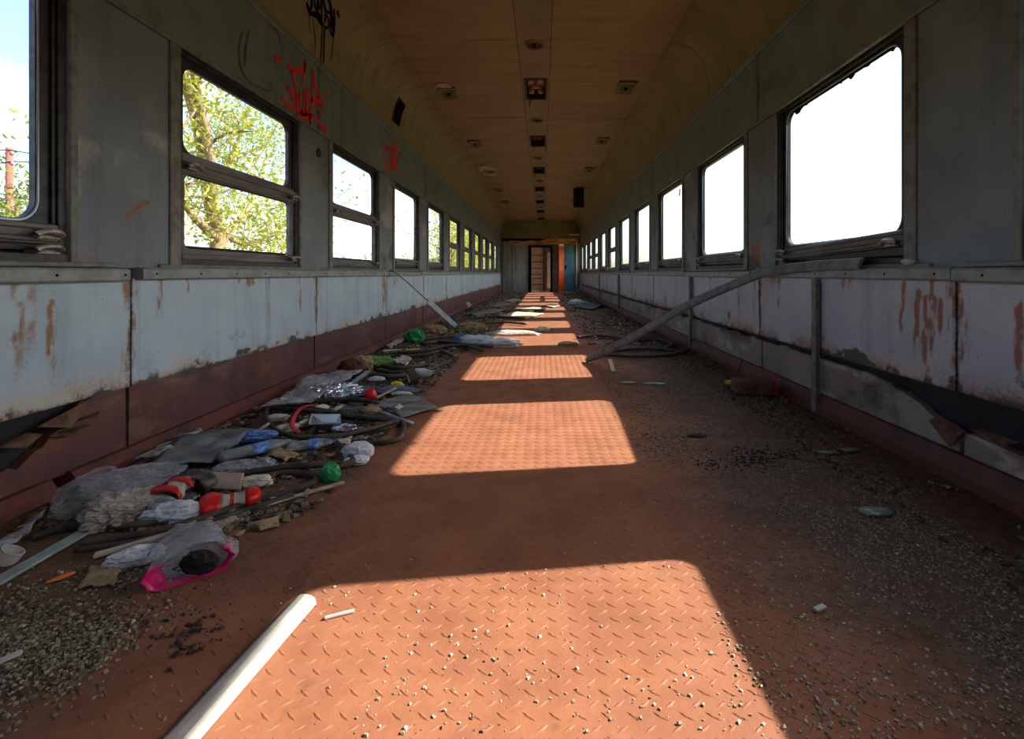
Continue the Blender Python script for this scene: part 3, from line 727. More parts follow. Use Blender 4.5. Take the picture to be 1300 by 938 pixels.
# ------------------------------------------------------------------ end of the car
M['endgrey'] = flat('end_wall_grey', (156, 168, 160), .55, 0, (134, 142, 134), 6, stretch=(1, 1, .2))
M['teal'] = flat('teal_door_paint', (78, 132, 148), .5, 0, (58, 106, 120), 4)
M['orange'] = flat('orange_panel_paint', (226, 96, 20), .5, 0, (206, 80, 16), 5)
M['brownpanel'] = flat('brown_end_panel', (126, 104, 84), .6, 0, (98, 82, 68), 6)
M['ivory'] = flat('ivory_panel', (222, 208, 192), .6, 0, (198, 180, 162), 5)
M['pinkwood'] = flat('faded_pink_board', (224, 190, 168), .7, 0, (206, 164, 140), 5)
M['beam'] = flat('torn_tan_beam', (228, 168, 108), .7, 0, (176, 112, 66), 9, stretch=(.4, 1, 1))
YE = 17.0
we = thing('wall_end', 'far end bulkhead with open doorway and torn beam', 'wall', (XC, YE, 0), kind='structure')
def bx(name, x0, x1, y0, y1, z0, z1, m, par, bev=0): return mk(name, MB().box(x0, x1, y0, y1, z0, z1).vf, m, par, bev=bev)
DX0, DX1, DZ = -.46, .30, 1.62
bx('end_panel', XL, DX0 - .06, YE, YE + .05, 0, 1.78, M['endgrey'], we); bx('end_panel', DX1 + .05, .58, YE, YE + .05, 0, 1.78, M['brownpanel'], we)
bx('end_panel', DX0 - .06, DX1 + .05, YE, YE + .05, DZ + .06, 1.78, M['brownpanel'], we); bx('end_panel', 1.17, XR, YE, YE + .05, 0, 1.78, M['endgrey'], we)
bx('corner_post', XL + .02, XL + .10, YE - .12, YE, 0, 1.85, M['trim'], we, .01); bx('corner_post', 1.19, 1.23, YE - .1, YE, .2, 1.8, M['ivory'], we, .005)
bx('panel_strip', -1.12, -1.09, YE - .012, YE, 0, 1.78, M['trim'], we); bx('panel_strip', -.60, -.57, YE - .012, YE, 0, 1.78, M['trim'], we)
# arched board over the beam
P = [(XC + u, z) for u, z in PROF] + [(XC + FLAT1[0], 2.70), (XC - FLAT1[0], 2.70)] + [(XC - u, z) for u, z in reversed(PROF)]
P = [(XR, 1.78)] + [(XR, 2.70), (XL, 2.70)] + [(XL, 1.78)]; n = len(P)
mk('arch_panel', ([(x, YE, z) for x, z in P] + [(x, YE + .05, z) for x, z in P], [tuple(range(n)), tuple(range(2 * n - 1, n - 1, -1))] + [(i, n + i, n + (i + 1) % n, (i + 1) % n) for i in range(n)]), M['cove'], we)
def torn(name, x0, x1, z0, z1, y, m, seed):
    xs = np.linspace(x0, x1, 26); zt = z1 - .10 * sst(.5, .7, fbm(xs * 2.2, xs * 0, seed, 3)); zb = z0 + .05 * sst(.45, .7, fbm(xs * 3, xs * 0 + 4, seed + 5, 3)); V = []
    for d in (0, .03):
        for k in range(26): V += [(xs[k], y - d, zb[k]), (xs[k], y - d, zt[k])]
    Fc = []
    for k in range(25): Fc += [(2 * k, 2 * k + 1, 2 * k + 3, 2 * k + 2), (52 + 2 * k, 52 + 2 * k + 2, 52 + 2 * k + 3, 52 + 2 * k + 1), (2 * k, 2 * k + 2, 52 + 2 * k + 2, 52 + 2 * k), (2 * k + 1, 52 + 2 * k + 1, 52 + 2 * k + 3, 2 * k + 3)]
    mk(name, (V, Fc), m, we)
bx('beam_void', XL + .02, XR - .02, YE - .02, YE, 1.77, 1.93, M['black'], we)
torn('torn_beam', XL + .02, XR - .05, 1.765, 1.93, YE - .02, M['beam'], 3)
bx('beam_lip', XL, XR, YE - .09, YE, 1.735, 1.77, M['beam'], we, .006)
bx('beam_lip', .95, XR, YE - .14, YE - .02, 2.05, 2.09, M['ivory'], we, .006)
# doorway and what shows through it
fr = bx('door_frame', DX0 - .06, DX0 + .05, YE - .04, YE + .16, 0, DZ + .05, M['black'], we); bx('door_frame', DX1 - .02, DX1 + .05, YE - .04, YE + .16, 0, DZ + .05, M['black'], we)
bx('door_frame', DX0, DX1, YE - .04, YE + .16, DZ, DZ + .06, M['black'], we); bx('threshold', DX0 + .05, DX1 - .02, YE - .03, YE + .12, 0, .05, M['ivory'], we, .006)
d1 = thing('door_1', 'faded pink boarded inner door seen through the end doorway', 'door', (-.2, YE + .9, 0), kind='structure')
bx('leaf', DX0 - .1, .12, YE + .9, YE + .93, 0, 1.85, M['pinkwood'], d1)
for z in (.25, .47, .62, .85, 1.1, 1.35): bx('rail', DX0 - .1, .10, YE + .885, YE + .90, z, z + .035, M['brownpanel'], d1)
bx('stile', .0, .12, YE + .875, YE + .90, 0, 1.8, M['brownpanel'], d1); bx('stile', .12, .17, YE + .6, YE + .9, 0, 1.85, M['black'], d1)
bx('side_panel', .17, .40, YE + .5, YE + .53, .14, 1.45, M['ivory'], we); bx('side_panel', .10, .42, YE + .54, YE + .57, 0, 1.9, M['brownpanel'], we)
mb = MB(); mb.box(XL - .1, XL - .05, YE, 19.5, 0, .75); mb.box(XL - .1, XL - .05, YE, 19.5, 1.9, 2.6); mb.box(XR + .05, XR + .1, YE, 19.5, 0, .75); mb.box(XR + .05, XR + .1, YE, 19.5, 1.9, 2.6); mb.box(XL, XR, 19.3, 19.4, 0, 2.6); mk('vestibule_lining', mb.vf, M['ivory'], we)  # unseen side gaps and pale ivory added to brighten the vestibule
d2 = thing('door_2', 'orange door leaf standing ajar at the far end', 'door', (.60, YE, 0), kind='structure')
mb = MB(); mb.bar((.575, YE - .20, .84), (.765, YE - .04, .84), 1.62, .03, up=(.64, -.76, 0)); mk('leaf', mb.vf, M['orange'], d2, bev=.004)
d3 = thing('door_3', 'dark teal side door at the far end', 'door', (.95, YE, 0), kind='structure')
bx('leaf', .78, 1.17, YE - .02, YE + .03, .02, 1.70, M['teal'], d3, .004); bx('frame', .755, .78, YE - .03, YE + .03, 0, 1.78, M['brownpanel'], d3); bx('frame', .78, 1.17, YE - .03, YE + .03, 1.70, 1.78, M['brownpanel'], d3)
mb = MB(); mb.tube([(.82, YE - .02, .93), (.82, YE - .06, .93), (.90, YE - .06, .93)], .012, 6); mk('handle', mb.vf, M['black'], d3)
mk('lock_plate', MB().box(.80, .84, YE - .03, YE - .02, .82, .98).vf, M['black'], d3)
wb = mk('wall_back', MB().box(XL - .16, XR + .16, Y0 - .05, Y0, -.1, 2.87).vf, M['endgrey'], kind='structure', label='plain grey bulkhead behind the camera', cat='wall')

# ------------------------------------------------------------------ litter: builders
M['rubber'] = flat('dusty_black_rubber', (44, 42, 40), .7, 0, (84, 76, 66), 14, bump=.1)
M['rubber2'] = flat('brown_dusty_rubber', (74, 64, 54), .75, 0, (46, 42, 38), 14)
M['paper'] = flat('dirty_white_paper', (206, 200, 192), .8, 0, (168, 158, 146), 9)
M['tissue'] = flat('white_tissue', (206, 214, 222), .85, 0, (176, 184, 192), 12)
M['greypaper'] = flat('grey_crumpled_paper', (176, 168, 160), .85, 0, (128, 120, 114), 14)
M['card'] = flat('grey_cardboard', (170, 158, 142), .85, 0, (140, 128, 112), 10)
M['beige'] = flat('beige_paper', (168, 146, 110), .85, 0, (134, 112, 84), 14)
M['board'] = flat('weathered_grey_board', (128, 128, 124), .8, 0, (94, 92, 90), 8, stretch=(.3, 2, 1))
M['wood'] = flat('bleached_wood', (186, 178, 158), .75, 0, (150, 140, 118), 12, stretch=(.3, 3, 1))
M['darkwood'] = flat('dark_old_wood', (88, 74, 58), .8, 0, (58, 48, 40), 12, stretch=(.3, 3, 1))
M['pvc'] = flat('white_pvc', (188, 188, 180), .5, 0, (168, 166, 158), 20)
M['bluestrip'] = flat('pale_blue_strip', (146, 166, 168), .5, 0, (120, 136, 136), 16)
M['red'] = flat('red_plastic', (206, 24, 20), .4); M['green'] = flat('green_plastic', (26, 168, 92), .4, 0, (20, 120, 68), 60)
M['leafgreen'] = flat('bright_green_film', (96, 150, 54), .5, 0, (66, 110, 40), 20); M['yellow'] = flat('yellow_plastic', (206, 186, 30), .5)
M['magenta'] = flat('magenta_print', (206, 24, 110), .35); M['blue'] = flat('blue_print', (56, 104, 180), .4, 0, (120, 160, 210), 60)
M['orangebit'] = flat('orange_peel', (206, 110, 50), .6); M['teal2'] = flat('teal_sheet', (70, 100, 108), .55, 0, (54, 76, 84), 10)
M['purple'] = flat('grey_violet_cloth', (110, 112, 150), .85, 0, (84, 84, 116), 20)
M['greyfilm'] = flat('grey_plastic_sheet', (124, 132, 136), .4, 0, (92, 100, 104), 7)
M['foil'] = flat('silver_foil', (214, 220, 230), .22, .95); M['darkfoil'] = flat('dirty_inside_foil', (96, 90, 84), .5, .4, (46, 42, 40), 16)
M['block'] = flat('red_brown_block', (112, 74, 60), .85, 0, (84, 56, 48), 14, bump=.4); M['blockred'] = flat('brick_red_end', (150, 58, 44), .85, 0, (110, 48, 40), 18)
M['glass'] = flat('green_grey_glass', (126, 140, 124), .25, 0, (106, 118, 106), 20); M['soot'] = flat('charcoal', (22, 21, 22), .9, 0, (40, 38, 38), 40)
M['alu'] = flat('grey_metal_rod', (150, 154, 164), .4, .6)
def film(name, tint, amt):
    b = NB(name); tr = b.n('ShaderNodeBsdfTransparent'); tr.inputs[0].default_value = (.97, .97, .98, 1); ms = b.n('ShaderNodeMixShader')
    lw = b.n('ShaderNodeLayerWeight'); lw.inputs['Blend'].default_value = .45
    f = b.math('ADD', b.math('MULTIPLY', lw.outputs['Facing'], .38), b.ramp(b.noise(14, 5, .65), .35, .75, amt * .3, amt))
    m_ = b.done(lin(tint), .18); b.l(f, ms.inputs[0]); b.l(tr.outputs[0], ms.inputs[1]); b.l(b.b.outputs[0], ms.inputs[2]); b.l(ms.outputs[0], b.out.inputs[0]); return m_
M['film'] = film('clear_plastic_film', (190, 196, 208), .16); M['milky'] = film('milky_plastic', (190, 194, 204), .42); M['pet'] = film('clear_bottle_plastic', (190, 204, 214), .4)

import bmesh
def ico(sub=3):
    bm = bmesh.new(); bmesh.ops.create_icosphere(bm, subdivisions=sub, radius=1); V = np.array([v.co[:] for v in bm.verts]); Fc = [tuple(v.index for v in f.verts) for f in bm.faces]; bm.free(); return V, Fc
ICO = {k: ico(k) for k in (1, 2, 3, 4, 5)}
def n3(P, s, seed): return (fbm(P[:, 0] * s + 3.1, P[:, 1] * s + 7.7, seed, 3) + fbm(P[:, 1] * s + 1.3, P[:, 2] * s + 5.1, seed + 5, 3) + fbm(P[:, 2] * s + 9.2, P[:, 0] * s + 2.4, seed + 9, 3)) / 3
def crumple(c, r, seed, rough=.45, sc=1.8, rot=0, sub=4, floor_z=.002):
    V, Fc = ICO[sub]; k = np.abs(n3(V, sc, seed) - .5) * 2; k2 = np.abs(n3(V, sc * 2.6, seed + 31) - .5) * 2
    k3 = np.abs(n3(V, sc * 6.0, seed + 63) - .5) * 2
    R = 1 + rough * (1.0 - 3.2 * k) * .8 + rough * .45 * (1 - 3.4 * k2) + rough * .28 * (1 - 4 * k3)
    P = V * R[:, None] * np.asarray(r, float); cs, sn = math.cos(rot), math.sin(rot); P = P @ np.array([[cs, sn, 0], [-sn, cs, 0], [0, 0, 1]]) + np.asarray(c, float)
    P[:, 2] = np.maximum(P[:, 2], floor_z); return P, Fc
def sheet(C, seed=0, nx=18, ny=12, amp=.012, fold=.0, ragged=.0, lift=0.0):
    """bent sheet over four floor corners (world)"""
    C = [np.asarray(c, float) for c in C]; u, v = np.meshgrid(np.linspace(0, 1, nx), np.linspace(0, 1, ny))
    P = sum(((1 - u) * (1 - v))[..., None] * C[0] + 0 for _ in (0,)) + (u * (1 - v))[..., None] * C[1] + (u * v)[..., None] * C[2] + ((1 - u) * v)[..., None] * C[3]
    x, y = P[..., 0], P[..., 1]; s = 1 / max(.02, np.linalg.norm(C[2] - C[0]))
    h = np.abs(fbm(x * s * 3.3, y * s * 3.3, seed, 4) - .5) * 2; P[..., 2] += amp * h * 2 + fold * np.abs(np.sin(u * 7 + 3 * v + seed)) + lift * u * (1 - u) * 4
    if ragged:
        e = ((u == 0) | (u == 1) | (v == 0) | (v == 1)); k = (fbm(x * s * 9, y * s * 9, seed + 8, 3) - .5) * ragged
        m_ = P.reshape(-1, 3).mean(0); P = P + np.where(e, k, 0)[..., None] * (P - m_) * np.array([1, 1, 0])
    idx = np.arange(nx * ny).reshape(ny, nx)
    return P.reshape(-1, 3), [tuple(map(int, t)) for t in np.stack([idx[:-1, :-1], idx[:-1, 1:], idx[1:, 1:], idx[1:, :-1]], -1).reshape(-1, 4)]
def pts(L, z=0.0): return [fl(x, y, z) for x, y in L]
def S1(name, label, cat, C, m, seed, th=.0015, **k):
    return mk(name, sheet(C, seed, **k), m, label=label, cat=cat, sol=th, smooth=True)
def C1(name, label, cat, c, r, m, seed, group=None, **k):
    return mk(name, crumple(c, r, seed, **k), m, label=label, cat=cat, group=group)
def T1(name, label, cat, P, r, m, rz=None, closed=False, k=6, n=8, group=None):
    return mk(name, MB().tube(smooth_path(P, k, closed), r, n, closed, rz).vf, m, label=label, cat=cat, smooth=True, group=group)
def B1(name, label, cat, a, b, wd, th, m, group=None, bev=.001):
    return mk(name, MB().bar(a, b, wd, th, jit=.0008).vf, m, label=label, cat=cat, bev=bev, group=group)
def bottle(label, A, Bp, r, squash, m, labmat=None, capmat=None, seed=0, cat='bottle'):
    A = np.asarray(A, float); Bp = np.asarray(Bp, float); L = np.linalg.norm(Bp - A); t = (Bp - A) / L
    root = thing('plastic_bottle', label, cat, (A + Bp) / 2)
    prof = [(.55, 0), (.9, .02), (1, .08), (.93, .3), (1, .45), (.95, .62), (.9, .7), (.6, .84), (.3, .92), (.3, .97)]
    up = np.array([0, 0, 1.0]); sd = np.cross(t, up); sd /= np.linalg.norm(sd); u2 = np.cross(sd, t)
    def lt(pr, k=1.0, n=18):
        V = []
        for (q, s) in pr:
            for i in range(n):
                a = 2 * math.pi * i / n; dent = 1 - .35 * vn(s * 7 + seed, math.cos(a) * 2 + 3, seed)
                V.append(A + t * s * L + (sd * math.cos(a) * (1.25 - .25 * squash) + u2 * math.sin(a) * squash) * r * q * k * dent + u2 * r * squash)
        m_ = len(pr); Fc = [(i * n + j, i * n + (j + 1) % n, (i + 1) * n + (j + 1) % n, (i + 1) * n + j) for i in range(m_ - 1) for j in range(n)]
        return V, Fc + [tuple(range(n - 1, -1, -1)), tuple((m_ - 1) * n + j for j in range(n))]
    s = np.linspace(0, .97, 24); pr = list(zip(np.interp(s, [p[1] for p in prof], [p[0] for p in prof]), s))
    mk('body', lt(pr), m, root, smooth=True)
    if labmat: mk('wrap_label', lt([(q, v) for q, v in pr if .38 < v < .64], 1.02), labmat, root, smooth=True)
    if capmat: mk('cap', lt([(.36, .93), (.36, 1.0)], 1.0), capmat, root)
    return root

# ------------------------------------------------------------------ litter near the camera, left
o = thing('plastic_trim', 'broad white plastic trim lying in the nearest sun patch', 'strip', fl(345, 800))
P0, P1 = fl(388, 766), fl(345 - 62, 800 + 84); mb = MB(); t = (P1 - P0) / np.linalg.norm(P1 - P0); sd = np.cross(t, [0, 0, 1.0]); pr = [(-.024, .002), (-.021, .012), (-.012, .018), (.0, .020), (.012, .018), (.021, .012), (.024, .002)]
P1 = P0 + t * .42; V = [P + sd * a + np.array([0, 0, z]) for P in (P0, P1) for a, z in pr]; n = len(pr)
mk('cover', (V, [(i, i + 1, n + i + 1, n + i) for i in range(n - 1)] + [tuple(range(n))[::-1], tuple(range(n, 2 * n)), (n - 1, 0, n, 2 * n - 1)]), M['pvc'], o)
B1('trim_strip', 'long flat pale blue strip lying beside the white cap', 'strip', fl(135, 659, .008) + [0, .03, 0], (-1.19, .62, .006), .036, .006, M['bluestrip'])
r = thing('plastic_pot', 'round white plastic cap lying tipped by the pale blue strip', 'cap', fl(12, 714))
Mx = Matrix.Translation(Vector(fl(12, 714) + [0, 0, .018])) @ Matrix.Rotation(.5, 4, 'Y') @ Matrix.Rotation(-.35, 4, 'X')
mk('rim', MB().lathe([(.021, -.014), (.023, -.012), (.023, .012), (.020, .012), (.019, -.009), (.001, -.009)], Mx, 24, caps=False).vf, M['pvc'], r, smooth=False)
mk('top_disc', MB().lathe([(.0215, -.016), (.0215, -.013)], Mx, 24).vf, M['pvc'], r)
S1('plastic_sheet', 'folded white film strip on the floor behind the white cap', 'film', pts([(-12, 716), (0, 690), (60, 656), (30, 688)], .006), M['milky'], 11, amp=.02, fold=.012)
C1('orange_scrap', 'small orange scrap on the dark gravel near the pale blue strip', 'scrap', fl(77, 733, .006), (.018, .005, .003), M['orangebit'], 3, rot=.9, sub=2)
S1('torn_paper', 'torn beige paper lying flat on the gravel', 'paper', pts([(102, 745), (116, 719), (156, 716), (144, 744)], .004), M['beige'], 15, ragged=.5, amp=.006)
C1('plastic_wrap', 'crumpled milky wrap beside the wooden lath end', 'wrapper', fl(172, 706, .013), (.040, .022, .014), M['tissue'], 21, rot=.45)
B1('wood_lath', 'pale wooden lath with its split end near the milky wrap', 'stick', fl(120, 705, .008), fl(242, 671, .022), .018, .008, M['wood'])
B1('wood_lath', 'pale wooden lath pointing out past the green crumpled cap', 'stick', fl(298, 652, .008), fl(437, 612, .006), .016, .007, M['wood'])
S1('card_scrap', 'grey card scrap poking out beside the magenta rimmed bag', 'card', pts([(262, 668), (294, 652), (303, 659), (270, 677)], .008), M['card'], 17, .003, amp=.004)
S1('card_scrap', 'small triangular grey card scrap on the red floor', 'card', pts([(297, 680), (313, 671), (311, 675), (304, 683)], .003), M['card'], 18, .002, amp=.003)
r = thing('clear_bag', 'clear bag with a magenta printed rim and dark mouth', 'bag', fl(245, 712))
Cb = fl(246, 706)
# open bag: tapering film tube from gathered end towards the mouth
def bagtube(P, rx, rz, seed, n=26, s0=0, s1=1):
    P = np.asarray(P); T, N, B = frames(P, False); V = []; m_ = len(P)
    for i in range(m_):
        for k in range(n):
            a = 2 * math.pi * k / n; q = 1 + .28 * (vn(i * .6 + 3, math.cos(a) * 2.2 + 5, seed) - .5) * 2 + .12 * (vn(i * 1.7, math.sin(a) * 5 + 5, seed + 3) - .5)
            v = P[i] + B[i] * math.cos(a) * rx[i] * q + N[i] * math.sin(a) * rz[i] * q; v[2] = max(v[2], .002); V.append(v)
    return V, [(i * n + k, i * n + (k + 1) % n, (i + 1) * n + (k + 1) % n, (i + 1) * n + k) for i in range(m_ - 1) for k in range(n)]
ax0, ax1 = fl(244, 668, .02), fl(246, 716, .03); ts = np.linspace(0, 1, 12)
Pb = [ax0 + (ax1 - ax0) * q for q in ts]; rx = np.interp(ts, [0, .15, .6, 1], [.045, .05, .075, .075]); rz = np.interp(ts, [0, .15, .6, 1], [.010, .018, .042, .040])
mk('film', bagtube(Pb, rx, rz, 5), M['milky'], r, smooth=True)
ts = np.linspace(.9, 1.06, 4); Pb = [ax0 + (ax1 - ax0) * q for q in ts]
V, Fc = bagtube(Pb, [.077, .080, .080, .074], [.041, .043, .043, .040], 5)
Fk = [f for i, f in enumerate(Fc) if not 2 <= (i % 26) <= 10]
mk('printed_rim', (V, Fk), M['magenta'], r, smooth=True, label='magenta printed rim', sol=.0015)
mk('mouth_shade', crumple(ax0 + (ax1 - ax0) * 1.0 + [.012, 0, .004], (.030, .014, .017), 41, sub=3), M['soot'], r, label='dark lump for the shaded mouth')  # dark lump put in for the shade in the bag's mouth
S1('plastic_flap', 'grey film flap lying between wood lath and magenta rimmed bag', 'film', pts([(205, 683), (224, 667), (250, 662), (232, 684)], .012), M['greyfilm'], 22, amp=.008)
C1('crumpled_paper', 'big wad of grey crumpled paper at the front of the heap', 'paper', fl(163, 648, .025), (.068, .045, .036), M['greypaper'], 52, rough=.42, sc=2.0, rot=.7, sub=5)
C1('crumpled_paper', 'small dark grey paper wad against the foot of the wall', 'paper', fl(138, 648, .02), (.04, .03, .028), M['greypaper'], 57, rough=.6, sc=2.4, group=None)
C1('clear_bag', 'large clear plastic bag slumped against the left wall foot', 'bag', fl(136, 626, .05), (.085, .055, .055), M['film'], 61, rough=.3, sc=1.1, rot=.8, sub=5)
C1('clear_bag', 'milky folded bag lying on the large clear bag', 'bag', fl(172, 608, .07), (.085, .04, .026), M['milky'], 67, rough=.4, sc=1.4, rot=.55, sub=5, floor_z=.03)
r = thing('jar', 'small ribbed clear jar under the red and white wrapper', 'jar', fl(203, 640))
Mx = Matrix.Translation(Vector(fl(205, 644, .03))) @ Matrix.Rotation(.9, 4, 'Z') @ Matrix.Rotation(1.35, 4, 'X')
mk('glass_body', MB().lathe([(.001, -.04)] + [(.028 + .002 * (k % 2), -.04 + k * .008) for k in range(10)] + [(.022, .04), (.024, .05)], Mx, 20, caps=False).vf, M['pet'], r, smooth=True)
for z in (-.03, -.014, .002): mk('rib', MB().tube([Mx @ Vector((.030 * math.cos(a), .030 * math.sin(a), z)) for a in np.linspace(0, 2 * math.pi, 20)[:-1]], .0022, 5, True).vf, M['pvc'], r)
r = thing('snack_wrapper', 'crumpled red and white wrapper with open mouth on the heap', 'wrapper', fl(220, 620))
a0, a1 = fl(243, 606, .06), fl(208, 630, .055); ts = np.linspace(0, 1, 10); Pb = [a0 + (a1 - a0) * q for q in ts]
V, Fc = bagtube(Pb, np.interp(ts, [0, .3, 1], [.02, .035, .042]), np.interp(ts, [0, .3, 1], [.006, .018, .022]), 9, 20)
mk('white_wrap', (V, Fc), M['paper'], r, smooth=True, sol=.001)
V, Fc = bagtube([a0 + (a1 - a0) * q for q in (.93, 1.0, 1.07)], [.044, .045, .042], [.023, .024, .022], 9, 20); mk('red_band', (V, Fc), M['red'], r, smooth=True, sol=.001, label='bright red band')
V, Fc = bagtube([a0 + (a1 - a0) * q for q in (.42, .55)], [.0385, .0395], [.0205, .021], 9, 20); mk('red_band', (V, Fc), M['red'], r, smooth=True, sol=.001)
C1('tissue', 'bright white tissue lying just above the long rubber strip', 'tissue', fl(217, 651, .022), (.055, .026, .022), M['tissue'], 71, rot=.2, rough=.4)
S1('tissue_scrap', 'white paper corner sticking out left of the bright tissue', 'paper', pts([(168, 664), (184, 648), (204, 648), (186, 662)], .012), M['paper'], 24, amp=.008)
bottle('tiny clear bottle with white cap between two red packets', fl(229, 640, .0), fl(254, 636, .0), .018, .9, M['pet'], None, M['pvc'], 4)
r = thing('red_packet', 'red and white packet with two red ends on the heap', 'packet', fl(290, 637))
a0, a1 = fl(250, 644, .022), fl(332, 627, .022)
def seg(q0, q1, nm, m, wd, hz, lab=None):
    q = np.linspace(q0, q1, 6); mk(nm, bagtube([a0 + (a1 - a0) * s for s in q], wd, hz, 13, 18), m, r, smooth=True, sol=.001, label=lab)
seg(0, .36, 'red_end', M['red'], [.008, .04, .045, .045, .042, .036], [.006, .02, .026, .026, .022, .018], 'bulging red end')
seg(.34, .74, 'white_middle', M['paper'], [.035, .03, .028, .028, .028, .03], [.017, .014, .012, .012, .012, .014]); seg(.73, 1, 'red_end', M['red'], [.031, .036, .038, .036, .03, .008], [.014, .02, .022, .02, .016, .006])
seg(.50, .56, 'red_stripe', M['red'], [.0295] * 6, [.0135] * 6)
r = thing('foil_pouch', 'open dark foil pouch gaping upwards behind the red wrapper', 'pouch', fl(248, 615))
a0, a1 = fl(262, 600, .05), fl(236, 622, .035); ts = np.linspace(0, 1, 9)
mk('pouch', bagtube([a0 + (a1 - a0) * q for q in ts], np.interp(ts, [0, .5, 1], [.03, .06, .062]), np.interp(ts, [0, .5, 1], [.012, .035, .036]), 19, 22), M['darkfoil'], r, smooth=True, sol=.0015)
mk('mouth_shade_lump', crumple(a0 + (a1 - a0) * .8, (.04, .02, .022), 77, sub=3), M['soot'], r)  # charcoal-coloured lump paints the shade inside the pouch mouth
S1('cardboard', 'square pale cardboard piece propped in the middle of the heap', 'card', [fl(259, 620, .03), fl(305, 622, .03), fl(310, 601, .055), fl(265, 599, .06)], M['card'], 26, .003, amp=.002)
S1('plastic_sheet', 'long grey plastic sheet lying along the foot of the wall', 'film', pts([(188, 594), (240, 552), (334, 548), (262, 592)], .02), M['greyfilm'], 28, .002, nx=30, amp=.02, fold=.01)
S1('plastic_sheet', 'narrow blue grey film against the wall foot rail', 'film', pts([(170, 585), (246, 545), (258, 547), (200, 582)], .03), M['milky'], 29, .002, nx=24, amp=.02)
bottle('flattened grey bottle with blue label lying over the heap', fl(276, 590, .01), fl(372, 566, .01), .042, .55, M['greyfilm'], M['blue'], None, 8)
bottle('flat clear bottle with torn blue label behind the green cap', fl(364, 574, .008), fl(428, 566, .008), .038, .5, M['pet'], M['blue'], None, 12)
C1('blue_wrapper', 'blue and silver wrapper near the wall under a red stick', 'wrapper', fl(322, 553, .035), (.06, .03, .014), M['blue'], 81, rot=.2)
S1('foil_scrap', 'bright silver scrap beside the blue wrapper', 'foil', pts([(284, 562), (292, 552), (304, 546), (300, 556)], .03), M['foil'], 31, amp=.012)
B1('stick', 'thin reddish stick rising from the blue wrapper', 'stick', fl(324, 549, .02), fl(342, 537, .05), .012, .01, M['pinkwood'])
S1('cloth_scrap', 'beige flattened pouch between the two flat bottles', 'pouch', pts([(336, 578), (352, 571), (380, 578), (362, 586)], .012), M['beige'], 33, .003, amp=.012)
C1('plastic_cup', 'broken clear plastic cup piece above the dark rubber corner', 'cup', fl(336, 592, .02), (.032, .022, .024), M['pet'], 85, rot=.3, rough=.3, sub=3)
C1('plastic_scrap', 'pale blue grey plastic scrap above the square cardboard', 'scrap', fl(300, 594, .03), (.05, .03, .016), M['milky'], 88, rot=.3)
C1('white_scrap', 'crumpled whitish scrap right of the square cardboard', 'scrap', fl(322, 612, .015), (.04, .02, .014), M['paper'], 90, rot=.3)
C1('plastic_cup', 'crushed white plastic cup at the edge of the heap', 'cup', fl(455, 573, .026), (.046, .028, .028), M['tissue'], 91, rot=.1, rough=.28, sc=1.3)
C1('white_scrap', 'torn white scrap lying just below the crushed white cup', 'scrap', fl(453, 585, .012), (.032, .02, .012), M['tissue'], 92, rot=.4)
S1('white_scrap', 'white sheet scrap tucked under the oval rubber seal', 'scrap', pts([(424, 566), (428, 556), (448, 553), (444, 564)], .015), M['paper'], 35, amp=.01)
r = thing('green_plug', 'bright green crumpled cap at the tip of the dark rubber strip', 'cap', fl(420, 600))
c_ = fl(420, 600, .025); mk('cap_body', crumple(c_, (.027, .022, .028), 95, rough=.22, sc=2.6, sub=3), M['green'], r)
Mx = Matrix.Translation(Vector(c_ + [-.0, -.022, 0])) @ Matrix.Rotation(math.pi / 2, 4, 'X'); mk('dark_hole', MB().lathe([(.008, -.004), (.007, .004)], Mx, 10).vf, M['black'], r)
a_, b_, c_, d_ = fl(398, 546, .012), fl(427, 545, .012), fl(427, 536, .012), fl(400, 536, .012); V = []
for q, k, z_ in ((.0, 1.0, 0), (.0, 1.28, .030), (0, 1.4, .031)):
    m_ = (a_ + b_ + c_ + d_) / 4
    for p in (a_, b_, c_, d_): V.append(m_ + (p - m_) * k + [0, 0, z_])
mk('foil_tray', (V, [(0, 1, 2, 3)] + [(r0 + i, r0 + (i + 1) % 4, r0 + 4 + (i + 1) % 4, r0 + 4 + i) for r0 in (0, 4) for i in range(4)]), M['foil'], label='silver foil tray inside the oval rubber seal', cat='tray', sol=.0015)
C1('foil_dish', 'oval silver foil dish beside the foil tray', 'foil', fl(437, 543, .022), (.05, .03, .014), M['foil'], 97, rough=.14, sc=1.6)
for (x, y, rx_, lab, sd) in ((353, 530, .035, 'white paper scrap near the left end of the oval seal', 1), (364, 543, .036, 'white paper scrap below the red ribbon', 2), (389, 537, .025, 'narrow white scrap left of the foil tray', 3),
                             (406, 519, .035, 'pale scrap between the red ribbon and dark tubes', 4), (428, 521, .035, 'pale split sliver on the dark tube', 5)):
    C1('paper_scrap', lab, 'scrap', fl(x, y, .02), (rx_, rx_ * .55, .012), M['paper'], 110 + sd, rot=.3 * sd, sub=3)
mk('red_ribbon', MB().tube(smooth_path([fl(402, 514, .05), fl(390, 515, .055), fl(380, 520, .05), fl(373, 530, .05), fl(371, 540, .04), fl(378, 548, .03)], 6), .012, 6, rz=.0025).vf, M['red'], label='bright red ribbon draped over the oval rubber seal', cat='ribbon', smooth=True)

